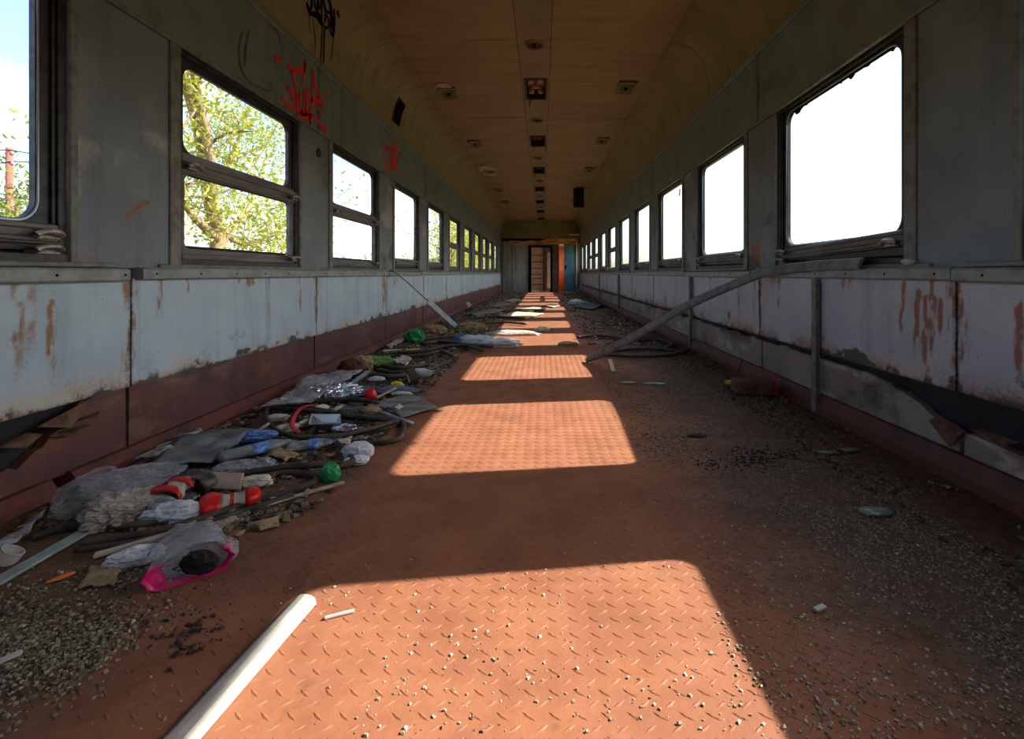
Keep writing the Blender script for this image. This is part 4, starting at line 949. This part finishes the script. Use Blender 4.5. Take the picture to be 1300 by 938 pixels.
# rubber window seals
z = .012
T1('rubber_seal', 'oval loop of black window seal round the foil tray', 'seal', [fl(x, y, z + .02) for x, y in ((337, 524), (345, 541), (362, 551), (390, 556), (440, 551), (492, 538), (500, 533), (470, 529), (430, 524), (395, 518), (352, 512))], .0095, M['rubber'], closed=True)
T1('rubber_seal', 'dark coil of window seal under the grey boards', 'seal', [fl(x, y, z) for x, y in ((440, 516), (470, 513), (500, 523), (513, 540), (505, 557), (470, 562), (430, 556))], .010, M['rubber'])
T1('rubber_seal', 'black seal strip ending at the green crumpled cap', 'seal', [fl(x, y, z + .012) for x, y in ((300, 602), (330, 597), (370, 592), (408, 590), (430, 586))], .010, M['rubber'])
T1('rubber_seal', 'brown bent seal corner left of the crushed white cup', 'seal', [fl(x, y, z + .008) for x, y in ((418, 553), (428, 563), (443, 576), (447, 586), (430, 592))], .0115, M['rubber2'])
T1('rubber_seal', 'long dusty seal curving along the front of the heap', 'seal', [fl(x, y, z) for x, y in ((102, 690), (165, 681), (231, 666), (299, 643), (358, 626), (394, 614), (402, 607), (392, 602), (360, 600), (330, 606))], .0095, M['rubber2'])
T1('rubber_seal', 'thin dark seal running beside the wood laths', 'seal', [fl(x, y, z) for x, y in ((95, 698), (170, 688), (240, 671), (310, 648), (372, 628))], .007, M['rubber'])
T1('rubber_seal', 'dark seal running under the grey crumpled wad', 'seal', [fl(x, y, z) for x, y in ((40, 682), (90, 668), (150, 668), (215, 662))], .009, M['rubber'])
T1('rubber_seal', 'black tube lying across the top of the oval seal', 'seal', [fl(x, y, .03) for x, y in ((340, 517), (400, 522), (450, 528), (505, 535))], .0115, M['rubber'])
T1('rubber_seal', 'dark tube behind the oval seal under the blue grey sheet', 'seal', [fl(x, y, .03) for x, y in ((360, 514), (410, 508), (455, 507), (480, 512))], .011, M['rubber'])
T1('rubber_seal', 'thin grey seal arc right of the oval seal', 'seal', [fl(x, y, .012) for x, y in ((430, 552), (470, 548), (498, 541), (508, 530))], .008, M['rubber2'])

# middle of the heap
C1('foil_wad', 'big glittering wad of silver foil against the wall foot', 'foil', fl(424, 500, .035), (.105, .07, .04), M['foil'], 121, rough=.45, sc=3.4, rot=.5, sub=5)
C1('foil_wad', 'small bright foil scrap left of the big foil wad', 'foil', fl(362, 512, .03), (.06, .03, .02), M['foil'], 123, rough=.5, sc=2.6, rot=.3, sub=3)
S1('plastic_sheet', 'long pale film trailing from wall over the foil wad', 'film', pts([(330, 520), (400, 478), (462, 470), (395, 512)], .05), M['milky'], 41, .002, nx=26, amp=.03)
S1('plastic_sheet', 'dark teal sheet beside the small red ball cap', 'film', pts([(426, 508), (440, 492), (470, 489), (470, 501)], .03), M['teal2'], 43, .003, amp=.012)
mk('red_stopper', crumple(fl(470, 501, .045), (.030, .026, .030), 125, rough=.15, sub=3), M['red'], label='small round red cap in the middle of the heap', cat='cap')
S1('grey_board', 'flat grey board piece nearer the wall, beside the rod', 'board', pts([(466, 515), (518, 500), (538, 507), (487, 518)], .02), M['board'], 45, .008, amp=.003)
S1('grey_board', 'flat grey board piece reaching into the shade edge by sunlight', 'board', pts([(487, 519), (538, 508), (555, 517), (510, 530)], .012), M['board'], 46, .008, amp=.003)
S1('paper_scrap', 'small pale blue paper on the grey board', 'scrap', pts([(501, 517), (507, 513), (512, 517), (506, 520)], .030), M['tissue'], 47, amp=.003)
r = thing('metal_rod', 'grey rod with a brown taped joint across the grey boards', 'rod', fl(490, 525))
mk('rod', MB().tube([fl(476, 521, .045), fl(524, 538, .012)], .009, 8).vf, M['alu'], r, smooth=True); mk('thin_end', MB().tube([fl(443, 512, .05), fl(470, 520, .045)], .008, 8).vf, M['darkwood'], r, smooth=True)
mk('taped_joint', crumple(fl(472, 521, .045), (.035, .02, .016), 127, sub=3), M['beige'], r)
C1('brown_wad', 'dark grey wad caught between the dark tubes', 'scrap', fl(450, 524, .03), (.06, .03, .022), M['darkfoil'], 129, sub=3)
B1('stick', 'pale stick lying over the teal sheet by the red cap', 'stick', fl(478, 505, .03), fl(503, 492, .05), .012, .01, M['wood'])
r = thing('tape_roll', 'dusty roll of tape standing on edge at the heap border', 'roll', fl(523, 489))
Mx = Matrix.Translation(Vector(fl(523, 489) + [0, 0, .052])) @ Matrix.Rotation(.5, 4, 'Z') @ Matrix.Rotation(math.pi / 2 - .25, 4, 'Y')
mk('tape', MB().lathe([(.036, -.022), (.052, -.022), (.052, .022), (.036, .022), (.036, -.022)], Mx, 28, caps=False).vf, M['rubber2'], r); mk('core', MB().lathe([(.031, -.023), (.036, -.023), (.036, .023), (.031, .023), (.031, -.023)], Mx, 28, caps=False).vf, M['card'], r)
C1('yellow_scrap', 'small yellow crumpled scrap left of the tape roll', 'scrap', fl(504, 489, .035), (.03, .02, .016), M['yellow'], 131, sub=3)
C1('cloth_rag', 'grey violet rag at the foot of the tape roll', 'rag', fl(503, 496, .02), (.09, .035, .018), M['purple'], 133, sub=3)
C1('white_scrap', 'oval white scrap left of the yellow scrap', 'scrap', fl(478, 481, .03), (.035, .018, .012), M['tissue'], 135, sub=3)
C1('white_scrap', 'pale scrap at the tip of the stick by the grey board', 'scrap', fl(510, 500, .02), (.04, .02, .01), M['paper'], 137, sub=3)
r = thing('tagged_stick', 'long stick with a white rag tied on, right of the tape roll', 'stick', fl(545, 466))
mk('stick', MB().tube([fl(526, 476, .06), fl(573, 458, .02)], .009, 6).vf, M['darkwood'], r); mk('rag', crumple(fl(534, 473, .06), (.05, .02, .02), 139, sub=3), M['tissue'], r, label='white tied rag')
S1('grey_paper', 'grey sheet of paper lying behind the tape roll', 'paper', pts([(497, 459), (510, 453), (524, 457), (516, 464)], .04), M['paper'], 49, amp=.02)
C1('green_wrapper', 'bright green wrapper against the wall behind the foil wad', 'wrapper', fl(472, 460, .05), (.11, .035, .03), M['leafgreen'], 141, rot=.4, sub=3)
C1('brown_can', 'dark crushed can beside the foot rail', 'can', fl(446, 468, .05), (.07, .05, .05), M['rust'], 143, rough=.3, sub=3); C1('paper_wad', 'dusty pink paper wad right of the crushed can', 'paper', fl(459, 463, .05), (.06, .04, .05), M['beige'], 145, sub=3)
B1('plank', 'short dusty plank in front of the crushed can', 'plank', fl(434, 475, .03), fl(466, 467, .05), .06, .02, M['darkwood'])
B1('plank', 'pale blue slat sticking up from the foil wad', 'plank', fl(448, 486, .03), fl(468, 471, .07), .035, .006, M['bluestrip'])
for i, (L, m_, lab) in enumerate(((((480, 470), (505, 473), (530, 470)), 'rubber2', 'short dusty seal behind the red cap'), (((478, 462), (500, 467), (525, 465), (545, 462)), 'rubber', 'dark seal behind the tape roll'),
                                  (((470, 476), (500, 478), (520, 474)), 'rubber', 'dark seal above the yellow scrap'), (((515, 452), (540, 450), (560, 446), (575, 452)), 'rubber', 'dark hooked seal by the white rag stick'),
                                  (((505, 447), (530, 446), (560, 441)), 'rubber2', 'dusty seal in front of the yellow strip'))):
    T1('rubber_seal', lab, 'seal', [fl(x, y, .03) for x, y in L], .015, M[m_])
T1('white_tube', 'white tube lying left of the yellow strip', 'tube', [fl(486, 446, .03), fl(498, 445, .03), fl(510, 445, .03)], .012, M['pvc']); B1('yellow_strip', 'flat yellow strip lying among dusty seals', 'strip', fl(515, 444, .03), fl(534, 443, .03), .05, .008, M['yellow'])
C1('green_bag', 'vivid green crumpled bag beside the foot rail farther down', 'bag', fl(526, 428, .05), (.075, .05, .06), M['green'], 147, sub=3); S1('grey_paper', 'pale torn strip lying beside the foot rail by the green bag', 'paper', pts([(488, 440), (514, 429), (518, 431), (496, 443)], .02), M['paper'], 51, amp=.02)
r = thing('fallen_strip', 'pale blue strip leaning from the sill down to the floor', 'strip', fl(580, 416))
Pt = [np.array([-1.465, 4.62, .712]), np.array([-1.40, 4.85, .60]), np.array([-1.27, 5.28, .36])]
mk('strip', MB().tube(smooth_path(Pt, 5), .010, 6, rz=.006).vf, M['bluestrip'], r); mk('blade', MB().bar(Pt[-1] - (np.array(fl(582, 417)) - Pt[-1]) * .05, fl(582, 417, .012), .075, .012, up=(.75, -.55, .35)).vf, M['bluestrip'], r, bev=.002)

# farther heap: long strips, boards, rags
far_g = 'long rubber strips in the far heap'
FS = ['nearest black rubber strip left of the white rag', 'brown rubber strip just behind the white rag', 'front black rubber strip reaching toward the third sun patch', 'dark rubber strip leading up to the tan board', 'brown rubber strip behind the tan board', 'brown rubber strip slanting away right of the leaning strip', 'black rubber strip slanting away beside the grey board', 'short rubber strip crossing the distant sun patches', 'curved brown rubber strip below the leaning strip']
for i, (L, m_) in enumerate(((((536, 436), (570, 432), (610, 433), (640, 430)), 'rubber'), (((532, 431), (580, 427), (622, 427)), 'rubber2'), (((545, 441), (590, 438), (625, 440)), 'rubber'), (((600, 411), (640, 409), (668, 411)), 'rubber'),
                             (((596, 404), (630, 402), (665, 404)), 'rubber2'), (((575, 408), (592, 398), (615, 394)), 'rubber2'), (((590, 400), (612, 390), (630, 386)), 'rubber'), (((640, 395), (662, 393), (690, 394)), 'rubber'), (((550, 433), (585, 436), (612, 445)), 'rubber2'))):
    T1('rubber_strip', f'{FS[i]} in the far heap', 'strip', [fl(x, y, .03) for x, y in L], .026, M[m_], rz=.016, group=far_g)
for i, (C, m_, lab) in enumerate((([(630, 402), (655, 396), (690, 398), (668, 404)], 'wood', 'tan board half in the sun in mid car'), ([(596, 398), (632, 391), (640, 394), (606, 402)], 'board', 'grey board in the shade by the long rubber strips'),
                                  ([(655, 393), (676, 390), (692, 391), (672, 396)], 'wood', 'tan board lying across two far sun patches'), ([(618, 387), (640, 383), (648, 386), (628, 390)], 'board', 'small grey board far down along the wall'),
                                  ([(690, 388), (700, 386), (712, 388), (702, 390)], 'wood', 'pale board in a far sun patch right of centre'), ([(640, 382), (652, 379), (662, 381), (650, 384)], 'card', 'flat card far down the aisle'))):
    S1('far_board', lab, 'board', pts(C, .02), M[m_], 150 + i, .012, amp=.004)
for i, (x, y, r_, m_, lab) in enumerate(((607, 434, (.13, .06, .05), 'tissue', 'white rag in the shade beside the third sun patch'), (633, 437, (.16, .06, .04), 'tissue', 'white crumpled cloth lying in the third sun patch'), (652, 424, (.22, .04, .03), 'paper', 'white paper strip in the fourth sun patch'),
                                         (590, 433, (.08, .05, .05), 'blue', 'blue printed scrap beside the white rag'), (688, 419, (.07, .05, .03), 'paper', 'small pale scrap in the fourth sun patch'), (548, 420, (.12, .08, .05), 'beige', 'dusty heap clod under the leaning strip'),
                                         (600, 416, (.14, .08, .05), 'beige', 'dusty clod right of the leaning strip'), (722, 437, (.07, .035, .02), 'beige', 'tan scrap at the right of the third sun patch'), (588, 388, (.1, .1, .07), 'tissue', 'white blob against the far kick panels'))):
    C1('rag', lab, 'rag', fl(x, y, r_[2] * .5), r_, M[m_], 170 + i, sub=3)

# ------------------------------------------------------------------ right side of the floor
r = thing('leaning_moulding', 'long curved grey moulding leaning on the right sill', 'strip', fl(745, 460))
P = smooth_path([(.335, 3.62, .012), (.62, 3.36, .218), (.95, 3.07, .475), (1.19, 2.88, .622), (1.295, 2.70, .690), (1.313, 2.35, .716), (1.315, 1.95, .722)], 7)
Tn, N_, B_ = frames(P, False); V = []
for i, p in enumerate(P):
    nrm = np.array([-.55, -.78, .30]); nrm = nrm - Tn[i] * np.dot(nrm, Tn[i]); nrm /= np.linalg.norm(nrm); wv = np.cross(Tn[i], nrm); hw_ = .030 * np.interp(i / len(P), [0, .05, 1], [.6, 1, .9])
    for (a, b) in ((-1, 0), (-.6, .010), (.6, .010), (1, 0), (.6, -.003), (-.6, -.003)): V.append(p + wv * a * hw_ + nrm * b)
mk('moulding', (V, [(i * 6 + k, i * 6 + (k + 1) % 6, (i + 1) * 6 + (k + 1) % 6, (i + 1) * 6 + k) for i in range(len(P) - 1) for k in range(6)] + [tuple(range(5, -1, -1)), tuple((len(P) - 1) * 6 + k for k in range(6))]), M['trim'], r)
for i, (L, lab) in enumerate(((((733, 428), (760, 426), (800, 431), (832, 432)), 'dark hose lying straight out from behind the leaning moulding'), (((772, 446), (800, 443), (830, 442), (862, 446)), 'dark hose nearest the foot of the leaning moulding'),
                              (((768, 450), (810, 452), (850, 450), (874, 444)), 'front dusty hose curving to the batten foot'), (((806, 431), (830, 429), (852, 436), (840, 443), (815, 440)), 'dark hose loop behind the leaning moulding'))):
    T1('hose', lab, 'hose', [fl(x, y, .022) for x, y in L], .020, M['rubber' if i != 2 else 'rubber2'], rz=.014)
B1('stick', 'short pale stick on the floor under the leaning moulding', 'stick', fl(774, 456, .006), fl(779, 472, .006), .03, .008, M['wood'])
r = thing('block', 'red brown masonry block lying by the right wall', 'block', fl(958, 507))
c_ = fl(959, 503); V, Fc = ICO[3]; P = V / np.abs(V).max(1, keepdims=True); P = P * (1 - .07 * (np.abs(P) > .8).sum(1, keepdims=True).clip(1, 3) + .07); P = P * np.array([.105, .06, .045]); P *= (1 + .08 * (n3(P * 20, 1, 3) - .5))[:, None]
cs, sn = math.cos(-.12), math.sin(-.12); Rm = np.array([[cs, sn, 0], [-sn, cs, 0], [0, 0, 1]])
mk('body', (P @ Rm + c_ + [0, .04, .046], Fc), M['block'], r)
P2 = V / np.abs(V).max(1, keepdims=True) * np.array([.012, .056, .041]); mk('broken_end', (P2 @ Rm + c_ + [.105, .028, .045], Fc), M['blockred'], r)
C1('yellow_wrapper', 'small yellow wrapper behind the masonry block', 'wrapper', fl(935, 486, .012), (.05, .02, .014), M['yellow'], 201, sub=3)
C1('glass_chunk', 'flat greenish rounded glass chunk on the gravel', 'glass', fl(1111, 649, .008), (.044, .024, .010), M['glass'], 203, rough=.08, sub=3)
B1('pale_strip', 'pale metal strip lying along the right wall foot', 'strip', fl(1092, 545, .01), fl(1155, 572, .01), .03, .012, M['bluestrip'])
B1('white_stub', 'short white stub on the red floor by the nearest sun patch', 'scrap', fl(1035, 774, .005), fl(1047, 770, .005), .012, .008, M['pvc'])
C1('white_fitting', 'small white broken fitting on the sill below the big window', 'fitting', (1.345, 1.735, .724), (.016, .022, .010), M['pvc'], 205, sub=2, floor_z=.70)
for i, (x, y, r_, lab) in enumerate(((1052, 574, .03, 'pale stone chip beyond the glass chunk'), (1080, 571, .035, 'pale flat shard near the right wall'), (830, 487, .05, 'thin pale shard across the shaded floor'), (885, 553, .03, 'dark grey shard left of the soot patch'), (797, 486, .04, 'grey flat shard near the short stick'))):
    C1('shard', lab, 'shard', fl(x, y, .005), (r_, r_ * .4, .005), M['glass' if i != 3 else 'soot'], 210 + i, sub=2)
S1('teal_sheet', 'dark teal sheet lying by the right wall far down', 'film', pts([(728, 390), (740, 382), (768, 388), (752, 393)], .02), M['teal2'], 220, .004, amp=.03)
C1('rag', 'white rag lying far down beside the teal sheet', 'rag', fl(731, 384, .05), (.12, .1, .05), M['tissue'], 221, sub=3)
B1('straw', 'thin pale straw lying in the nearest sun patch', 'straw', fl(412, 784, .004), fl(450, 775, .004), .005, .004, M['pvc'])
B1('trim_sliver', 'thin white sliver at the very edge of the gravel', 'strip', fl(-6, 842, .005), fl(28, 828, .006), .014, .005, M['pvc'])

# ------------------------------------------------------------------ gravel, broken glass, crumbs (nobody could count them)
def inpoly(x, y, P):
    r_ = np.zeros(len(x), bool); n_ = len(P)
    for i in range(n_):
        (x1, y1), (x2, y2) = P[i], P[(i + 1) % n_]
        c_ = ((y1 > y) != (y2 > y)) & (x < (x2 - x1) * (y - y1) / ((y2 - y1) or 1e-9) + x1); r_ ^= c_
    return r_
def scatter(poly, n_, thr=.45, seed=0, fs=4.0):
    xs = [p[0] for p in poly]; ys = [p[1] for p in poly]; out_ = []; rg = np.random.default_rng(seed); tot = 0
    while tot < n_:
        x = rg.uniform(min(xs), max(xs), n_ * 4); y = rg.uniform(min(ys), max(ys), n_ * 4); ok = inpoly(x, y, poly); x, y = x[ok], y[ok]
        Y = 408 / (y - VY); X = (x - VX) / F * Y; k = fbm(X * fs, Y * fs, seed + 2, 4); q = rg.uniform(0, 1, len(X)) < sst(thr - .17, thr + .17, k)
        q &= (X > XL + .03) & (X < XR - .03); out_.append(np.stack([X[q], Y[q]], -1)); tot += q.sum()
        if len(out_) > 60: break
    A_ = np.vstack(out_)[:n_]; A_ = A_ + rg.normal(0, .03, A_.shape); A_[:, 0] = np.clip(A_[:, 0], XL + .03, XR - .03); return A_
def chips(name, XY, s0, s1, mats, label, cat, seed, z=0.0, flatn=.45):
    rg = np.random.default_rng(seed); n_ = len(XY)
    base = np.array([(-1, -1, -1), (1, -1, -1), (1, 1, -1), (-1, 1, -1), (-.7, -.7, 1), (.7, -.7, 1), (.7, .7, 1), (-.7, .7, 1)], float)
    B_ = base[None] * (1 + rg.normal(0, .22, (n_, 8, 3))); s = (rg.uniform(0, 1, n_) ** 2 * (s1 - s0) + s0)[:, None, None] * .5
    B_ = B_ * s * np.array([1, .75, flatn]); a = rg.uniform(0, 6.28, n_); t = rg.normal(0, .3, n_)
    x, y, z_ = B_[..., 0], B_[..., 1], B_[..., 2]; ct, st = np.cos(t)[:, None], np.sin(t)[:, None]; y, z_ = y * ct - z_ * st, y * st + z_ * ct
    ca, sa = np.cos(a)[:, None], np.sin(a)[:, None]; x, y = x * ca - y * sa, x * sa + y * ca
    z_ = z_ - z_.min(1, keepdims=True) + (z if np.isscalar(z) else z[:, None])
    P = np.stack([x + XY[:, :1], y + XY[:, 1:], z_], -1).reshape(-1, 3); Fq = (np.array(BOXF)[None] + (np.arange(n_) * 8)[:, None, None]).reshape(-1, 4)
    o_ = mk(name, (P, Fq), mats, label=label, cat=cat, kind='stuff'); mi = np.repeat(rg.integers(0, len(mats), n_), 6); o_.data.polygons.foreach_set('material_index', mi.astype(np.int32)); return o_
M['g1'] = flat('pale_glass_crumb', (150, 142, 122), .35); M['g2'] = flat('brown_crumb', (112, 96, 74), .7); M['g3'] = flat('green_grey_crumb', (112, 112, 92), .5); M['g4'] = flat('dark_crumb', (58, 50, 42), .8); M['g5'] = flat('white_crumb', (186, 184, 172), .4)
chips('gravel', scatter([(-60, 770), (60, 735), (170, 715), (260, 735), (250, 770), (170, 800), (120, 850), (60, 938), (-60, 938)], 5200, .42, 1, 7), .002, .008, [M['g2'], M['g3'], M['g4'], M['g3'], M['g1']], 'grey green gravel and glass crumbs in the corner by the pale blue strip', 'gravel', 1)
chips('gravel', scatter([(600, 700), (900, 600), (1300, 700), (1340, 938), (120, 938), (300, 760)], 600, .53, 2, 5), .002, .0065, [M['g1'], M['g5'], M['g2'], M['g1']], 'pale glass crumbs scattered over the nearest red floor', 'gravel', 2)
chips('gravel', scatter([(800, 455), (960, 500), (1120, 600), (1320, 760), (1320, 880), (1100, 720), (960, 640), (840, 560)], 9000, .45, 3, 6), .002, .0065, [M['g1'], M['g2'], M['g2'], M['g3'], M['g1']], 'drift of broken glass gravel along the right wall', 'gravel', 3)
chips('gravel', scatter([(820, 560), (1000, 620), (1320, 760), (1340, 938), (960, 938), (900, 740)], 2000, .53, 4, 7), .002, .0065, [M['g1'], M['g5'], M['g1'], M['g2']], 'scattered pale glass crumbs on the right foreground floor', 'gravel', 4)
chips('gravel', scatter([(740, 400), (800, 430), (930, 510), (840, 600), (790, 520), (755, 470)], 4000, .45, 5, 5), .003, .009, [M['g1'], M['g2'], M['g2']], 'pale crumbs on the shaded floor by the hoses', 'gravel', 5)
def band(x0, x1, y0, y1, n_, seed, thr=.42, fs=4):
    rg = np.random.default_rng(seed); X = rg.uniform(x0, x1, n_ * 4); Y = y0 + (y1 - y0) * rg.uniform(0, 1, n_ * 4) ** 1.3; k = fbm(X * fs, Y * fs, seed, 4); q = k > thr + rg.normal(0, .05, len(X)); return np.stack([X[q], Y[q]], -1)[:n_]
chips('litter_crumbs', band(-1.44, -.66, 1.25, 6.0, 11000, 21, .33), .006, .028, [M['g4'], M['g2'], M['g4'], M['g3']], 'dark crumbs and dirt under the litter heap', 'debris', 21, z=.0, flatn=.3)
chips('litter_crumbs', band(-1.42, -.55, 5.0, 16.5, 5000, 22, .42), .01, .06, [M['g4'], M['g2'], M['g3'], M['g2']], 'rubble and dust in the far part of the heap', 'debris', 22, flatn=.3)
chips('litter_crumbs', band(.45, 1.30, 4.5, 16.5, 4000, 23, .45), .01, .04, [M['g4'], M['g2'], M['g1']], 'crumbs along the far right wall', 'debris', 23, flatn=.3)
chips('litter_scraps', band(-1.42, -.72, 1.25, 5.6, 520, 27, .42, 5), .012, .045, [M['paper'], M['g4'], M['beige'], M['g2'], M['greypaper'], M['darkwood'], M['g4']], 'torn scraps strewn through the litter heap', 'debris', 27, z=.004, flatn=.10)
chips('soot_flakes', np.vstack([scatter([(885, 585), (930, 572), (1010, 572), (1012, 582), (960, 592), (900, 594)], 420, .42, 31, 9), scatter([(225, 795), (270, 792), (268, 812), (235, 815)], 70, .45, 32, 12)]), .003, .010, [M['soot'], M['g4'], M['soot']], 'black soot flakes in a smear on the red floor', 'soot', 31)
chips('litter_crumbs', band(1.0, 1.32, 1.0, 4.5, 2500, 24, .40), .004, .016, [M['g4'], M['g2'], M['g4'], M['g3']], 'dark crumbs against the right foot rail', 'debris', 24)

# ------------------------------------------------------------------ outside
def dirtmat():
    b = NB('dry_grass_ground'); col = b.mix(b.ramp(b.noise(.6, 7, .65), .35, .65), lin((132, 122, 86)), lin((98, 104, 60))); return b.done(col, .9)
gx = np.sign(np.linspace(-1, 1, 40)) * np.abs(np.linspace(-1, 1, 40)) ** 2.2 * 700; GX, GY = np.meshgrid(gx, gx); GZ = -1.35 + (fbm(GX * .06, GY * .06, 3, 4) - .5) * .8 * sst(6, 14, np.abs(GX)); idx = np.arange(1600).reshape(40, 40)
mk('ground', (np.stack([GX, GY, GZ], -1).reshape(-1, 3), [tuple(map(int, t)) for t in np.stack([idx[:-1, :-1], idx[:-1, 1:], idx[1:, 1:], idx[1:, :-1]], -1).reshape(-1, 4)]), dirtmat(), kind='structure', label='dry grassy ground outside the carriage', cat='ground')
M['bark'] = flat('grey_brown_bark', (150, 128, 98), .9, 0, (104, 86, 66), 6, stretch=(1, 1, .3), bump=.5, bs=10)
def leafmat(name, c):
    b = NB(name); tl = b.n('ShaderNodeBsdfTranslucent'); ms = b.n('ShaderNodeMixShader'); ms.inputs[0].default_value = .5
    oi = b.noise(1.2, 3); col = b.mix(oi, lin(tuple(v * .8 for v in c)), lin(tuple(min(255, v * 1.15) for v in c))); m_ = b.done(col, .5)
    b.l(col, tl.inputs[0]); b.l(b.b.outputs[0], ms.inputs[1]); b.l(tl.outputs[0], ms.inputs[2]); b.l(ms.outputs[0], b.out.inputs[0]); return m_
M['leafa'] = leafmat('yellow_green_leaves', (150, 158, 52)); M['leafb'] = leafmat('mid_green_leaves', (96, 116, 46)); M['leafc'] = leafmat('olive_leaves', (124, 134, 58))
def leaves(C, n_, ls, seed, spread):
    rg = np.random.default_rng(seed); i = rg.integers(0, len(C), n_); P = C[i] + rg.normal(0, 1, (n_, 3)) * spread
    a = rg.normal(0, 1, (n_, 3)); a /= np.linalg.norm(a, axis=1)[:, None]; b = rg.normal(0, 1, (n_, 3)); b -= a * (a * b).sum(1)[:, None]; b /= np.linalg.norm(b, axis=1)[:, None]; c = np.cross(a, b)
    s = (ls * rg.uniform(.6, 1.4, n_))[:, None]
    V = np.stack([P - a * s, P + b * s * .42 + c * s * .1, P + a * s, P - b * s * .42 + c * s * .1], 1).reshape(-1, 3)
    q = np.arange(n_)[:, None] * 4; return V, np.vstack([np.hstack([q, q + 1, q + 2]), np.hstack([q, q + 2, q + 3])])
def tree(label, base, limbs, leaf, nl, ls, spread, seed, group=None, twigs=5):
    root = thing('tree', label, 'tree', base, group); rg = np.random.default_rng(seed); tips = []
    for k, (Pp, r0, r1) in enumerate(limbs):
        P = smooth_path(np.array(Pp, float), 5); mk('trunk' if k == 0 else 'branch', MB().tube(P, r0, 8, taper=np.linspace(1, r1 / r0, len(P))).vf, M['bark'], root, smooth=True)
        tw = MB()
        for q in range(twigs):
            i = rg.integers(int(len(P) * .35), len(P)); d = rg.normal(0, 1, 3) + [0, 0, .5]; d /= np.linalg.norm(d); L = rg.uniform(.5, 1.5) * spread * 1.9
            T_ = smooth_path([P[i], P[i] + d * L * .5 + rg.normal(0, .1, 3), P[i] + d * L + rg.normal(0, .25, 3) * L], 4); tw.tube(T_, max(.012, r1 * .5), 5, taper=np.linspace(1, .35, len(T_))); tips += [T_[-1], T_[len(T_) // 2], P[i] + d * L * .8]
        tips.append(P[-1]); tag(mk('twigs', tw.vf, M['bark'], root), kind='stuff')
    tag(mk('foliage', leaves(np.array(tips), nl, ls, seed, spread * .42), leaf, root), kind='stuff'); return root
def at(px, py, X): Y = F * X / (px - VX); return np.array([X, Y, H + (VY - py) / F * Y])
XT = -9.0
b0 = at(272, 400, XT); b0[2] = -1.35
A1 = at(268, 255, XT); A2 = at(262, 220, XT)
tree('big yellow green tree close outside the second litter-side window', b0,
     [([b0, at(276, 335, XT), at(278, 300, XT), A1, at(258, 190, XT), at(250, 150, XT), at(234, 100, XT), at(225, 50, XT)], .26, .10),
      ([A1, at(266, 205, XT + .3), at(262, 170, XT + .3), at(250, 120, XT + .4), at(246, 70, XT + .5)], .17, .07),
      ([at(277, 305, XT), at(255, 285, XT + .4), at(240, 268, XT + .5), at(225, 240, XT + .6)], .12, .05),
      ([at(277, 300, XT), at(300, 285, XT - .4), at(320, 255, XT - .6), at(338, 200, XT - .8)], .11, .04),
      ([at(266, 240, XT), at(285, 215, XT - .3), at(300, 185, XT - .3), at(315, 140, XT - .2)], .10, .04),
      ([at(274, 290, XT), at(310, 310, XT - .5), at(345, 300, XT - .8), at(365, 280, XT - 1)], .09, .03),
      ([at(278, 320, XT), at(320, 340, XT - .5), at(350, 335, XT - .8)], .09, .03)], M['leafa'], 13000, .07, 1.0, 5, twigs=8)
def bush(label, x, y, h, r, leaf, seed, nl=3000, group='trees beyond the litter-side windows'):
    b = np.array([x, y, -1.4]); rg = np.random.default_rng(seed)
    L = [([b, b + [0, .1, h * .4], b + [.1, 0, h * .75], b + [0, 0, h]], .14, .04)]
    for k in range(6):
        a = k * 1.05 + seed; z = h * rg.uniform(.25, .6); L.append(([b + [0, 0, z], b + [math.cos(a) * r * .5, math.sin(a) * r * .5, z + h * .15], b + [math.cos(a) * r, math.sin(a) * r, z + h * .25]], .07, .02))
    tree(label, b, L, leaf, nl, .13, r * .55, seed, group, twigs=5)
for i, (px, X, h, r_, lf, lab) in enumerate(((430, -22, 2.6, 1.6, 'leafb', 'green treetop low in the third litter-side window, nearer end'), (466, -24, 2.8, 1.6, 'leafb', 'green treetop low in the third litter-side window, farther end'),
                                             (556, -12, 3.2, 1.8, 'leafc', 'tree at the foot of the fifth litter-side window'), (573, -8, 7.0, 2.2, 'leafa', 'sunlit tree filling the sixth litter-side window'), (590, -8.5, 8.0, 2.4, 'leafa', 'sunlit tree filling the seventh litter-side window'),
                                             (602, -8, 8.0, 2.4, 'leafb', 'green tree behind the eighth litter-side window'), (612, -8, 8.5, 2.4, 'leafa', 'tree behind the last litter-side windows'), (20, -22, 5.0, 1.6, 'leafc', 'small bushy tree beside the rusty pole'), (-20, -30, 7.5, 2.6, 'leafb', 'tree left of the rusty utility pole'))):
    Y = F * X / (px - VX); bush(lab, X, Y, h, r_, M[lf], 40 + i)
r = thing('utility_pole', 'rusty red utility pole with wires beyond the nearest window', 'pole', (at(12, 400, -24)[0], at(12, 400, -24)[1], -1.4))
tp = at(12, 188, -24); M['redpole'] = flat('rusty_red_pole', (150, 84, 74), .8, 0, (110, 62, 54), 3)
mk('pole', MB().tube([(tp[0], tp[1], -1.4), tp], .13, 8).vf, M['redpole'], r, smooth=True)
for dz in (-.3, -.75): mk('insulator', MB().lathe([(.06, 0), (.09, .06), (.05, .14)], Matrix.Translation(Vector(tp + [0.12, 0, dz])), 8).vf, M['alu'], r)
for k, (a, dz) in enumerate(((at(-60, 178, -24), -.2), (at(90, 196, -24), -.2), (at(-60, 206, -24), -.7), (at(90, 200, -24), -.7))):
    s = tp + [.12, 0, dz + .1]; m_ = (s + a) / 2 - [0, 0, .12]; mk('wire', MB().tube(smooth_path([s, m_, a], 6), .022, 5).vf, M['black'], r)
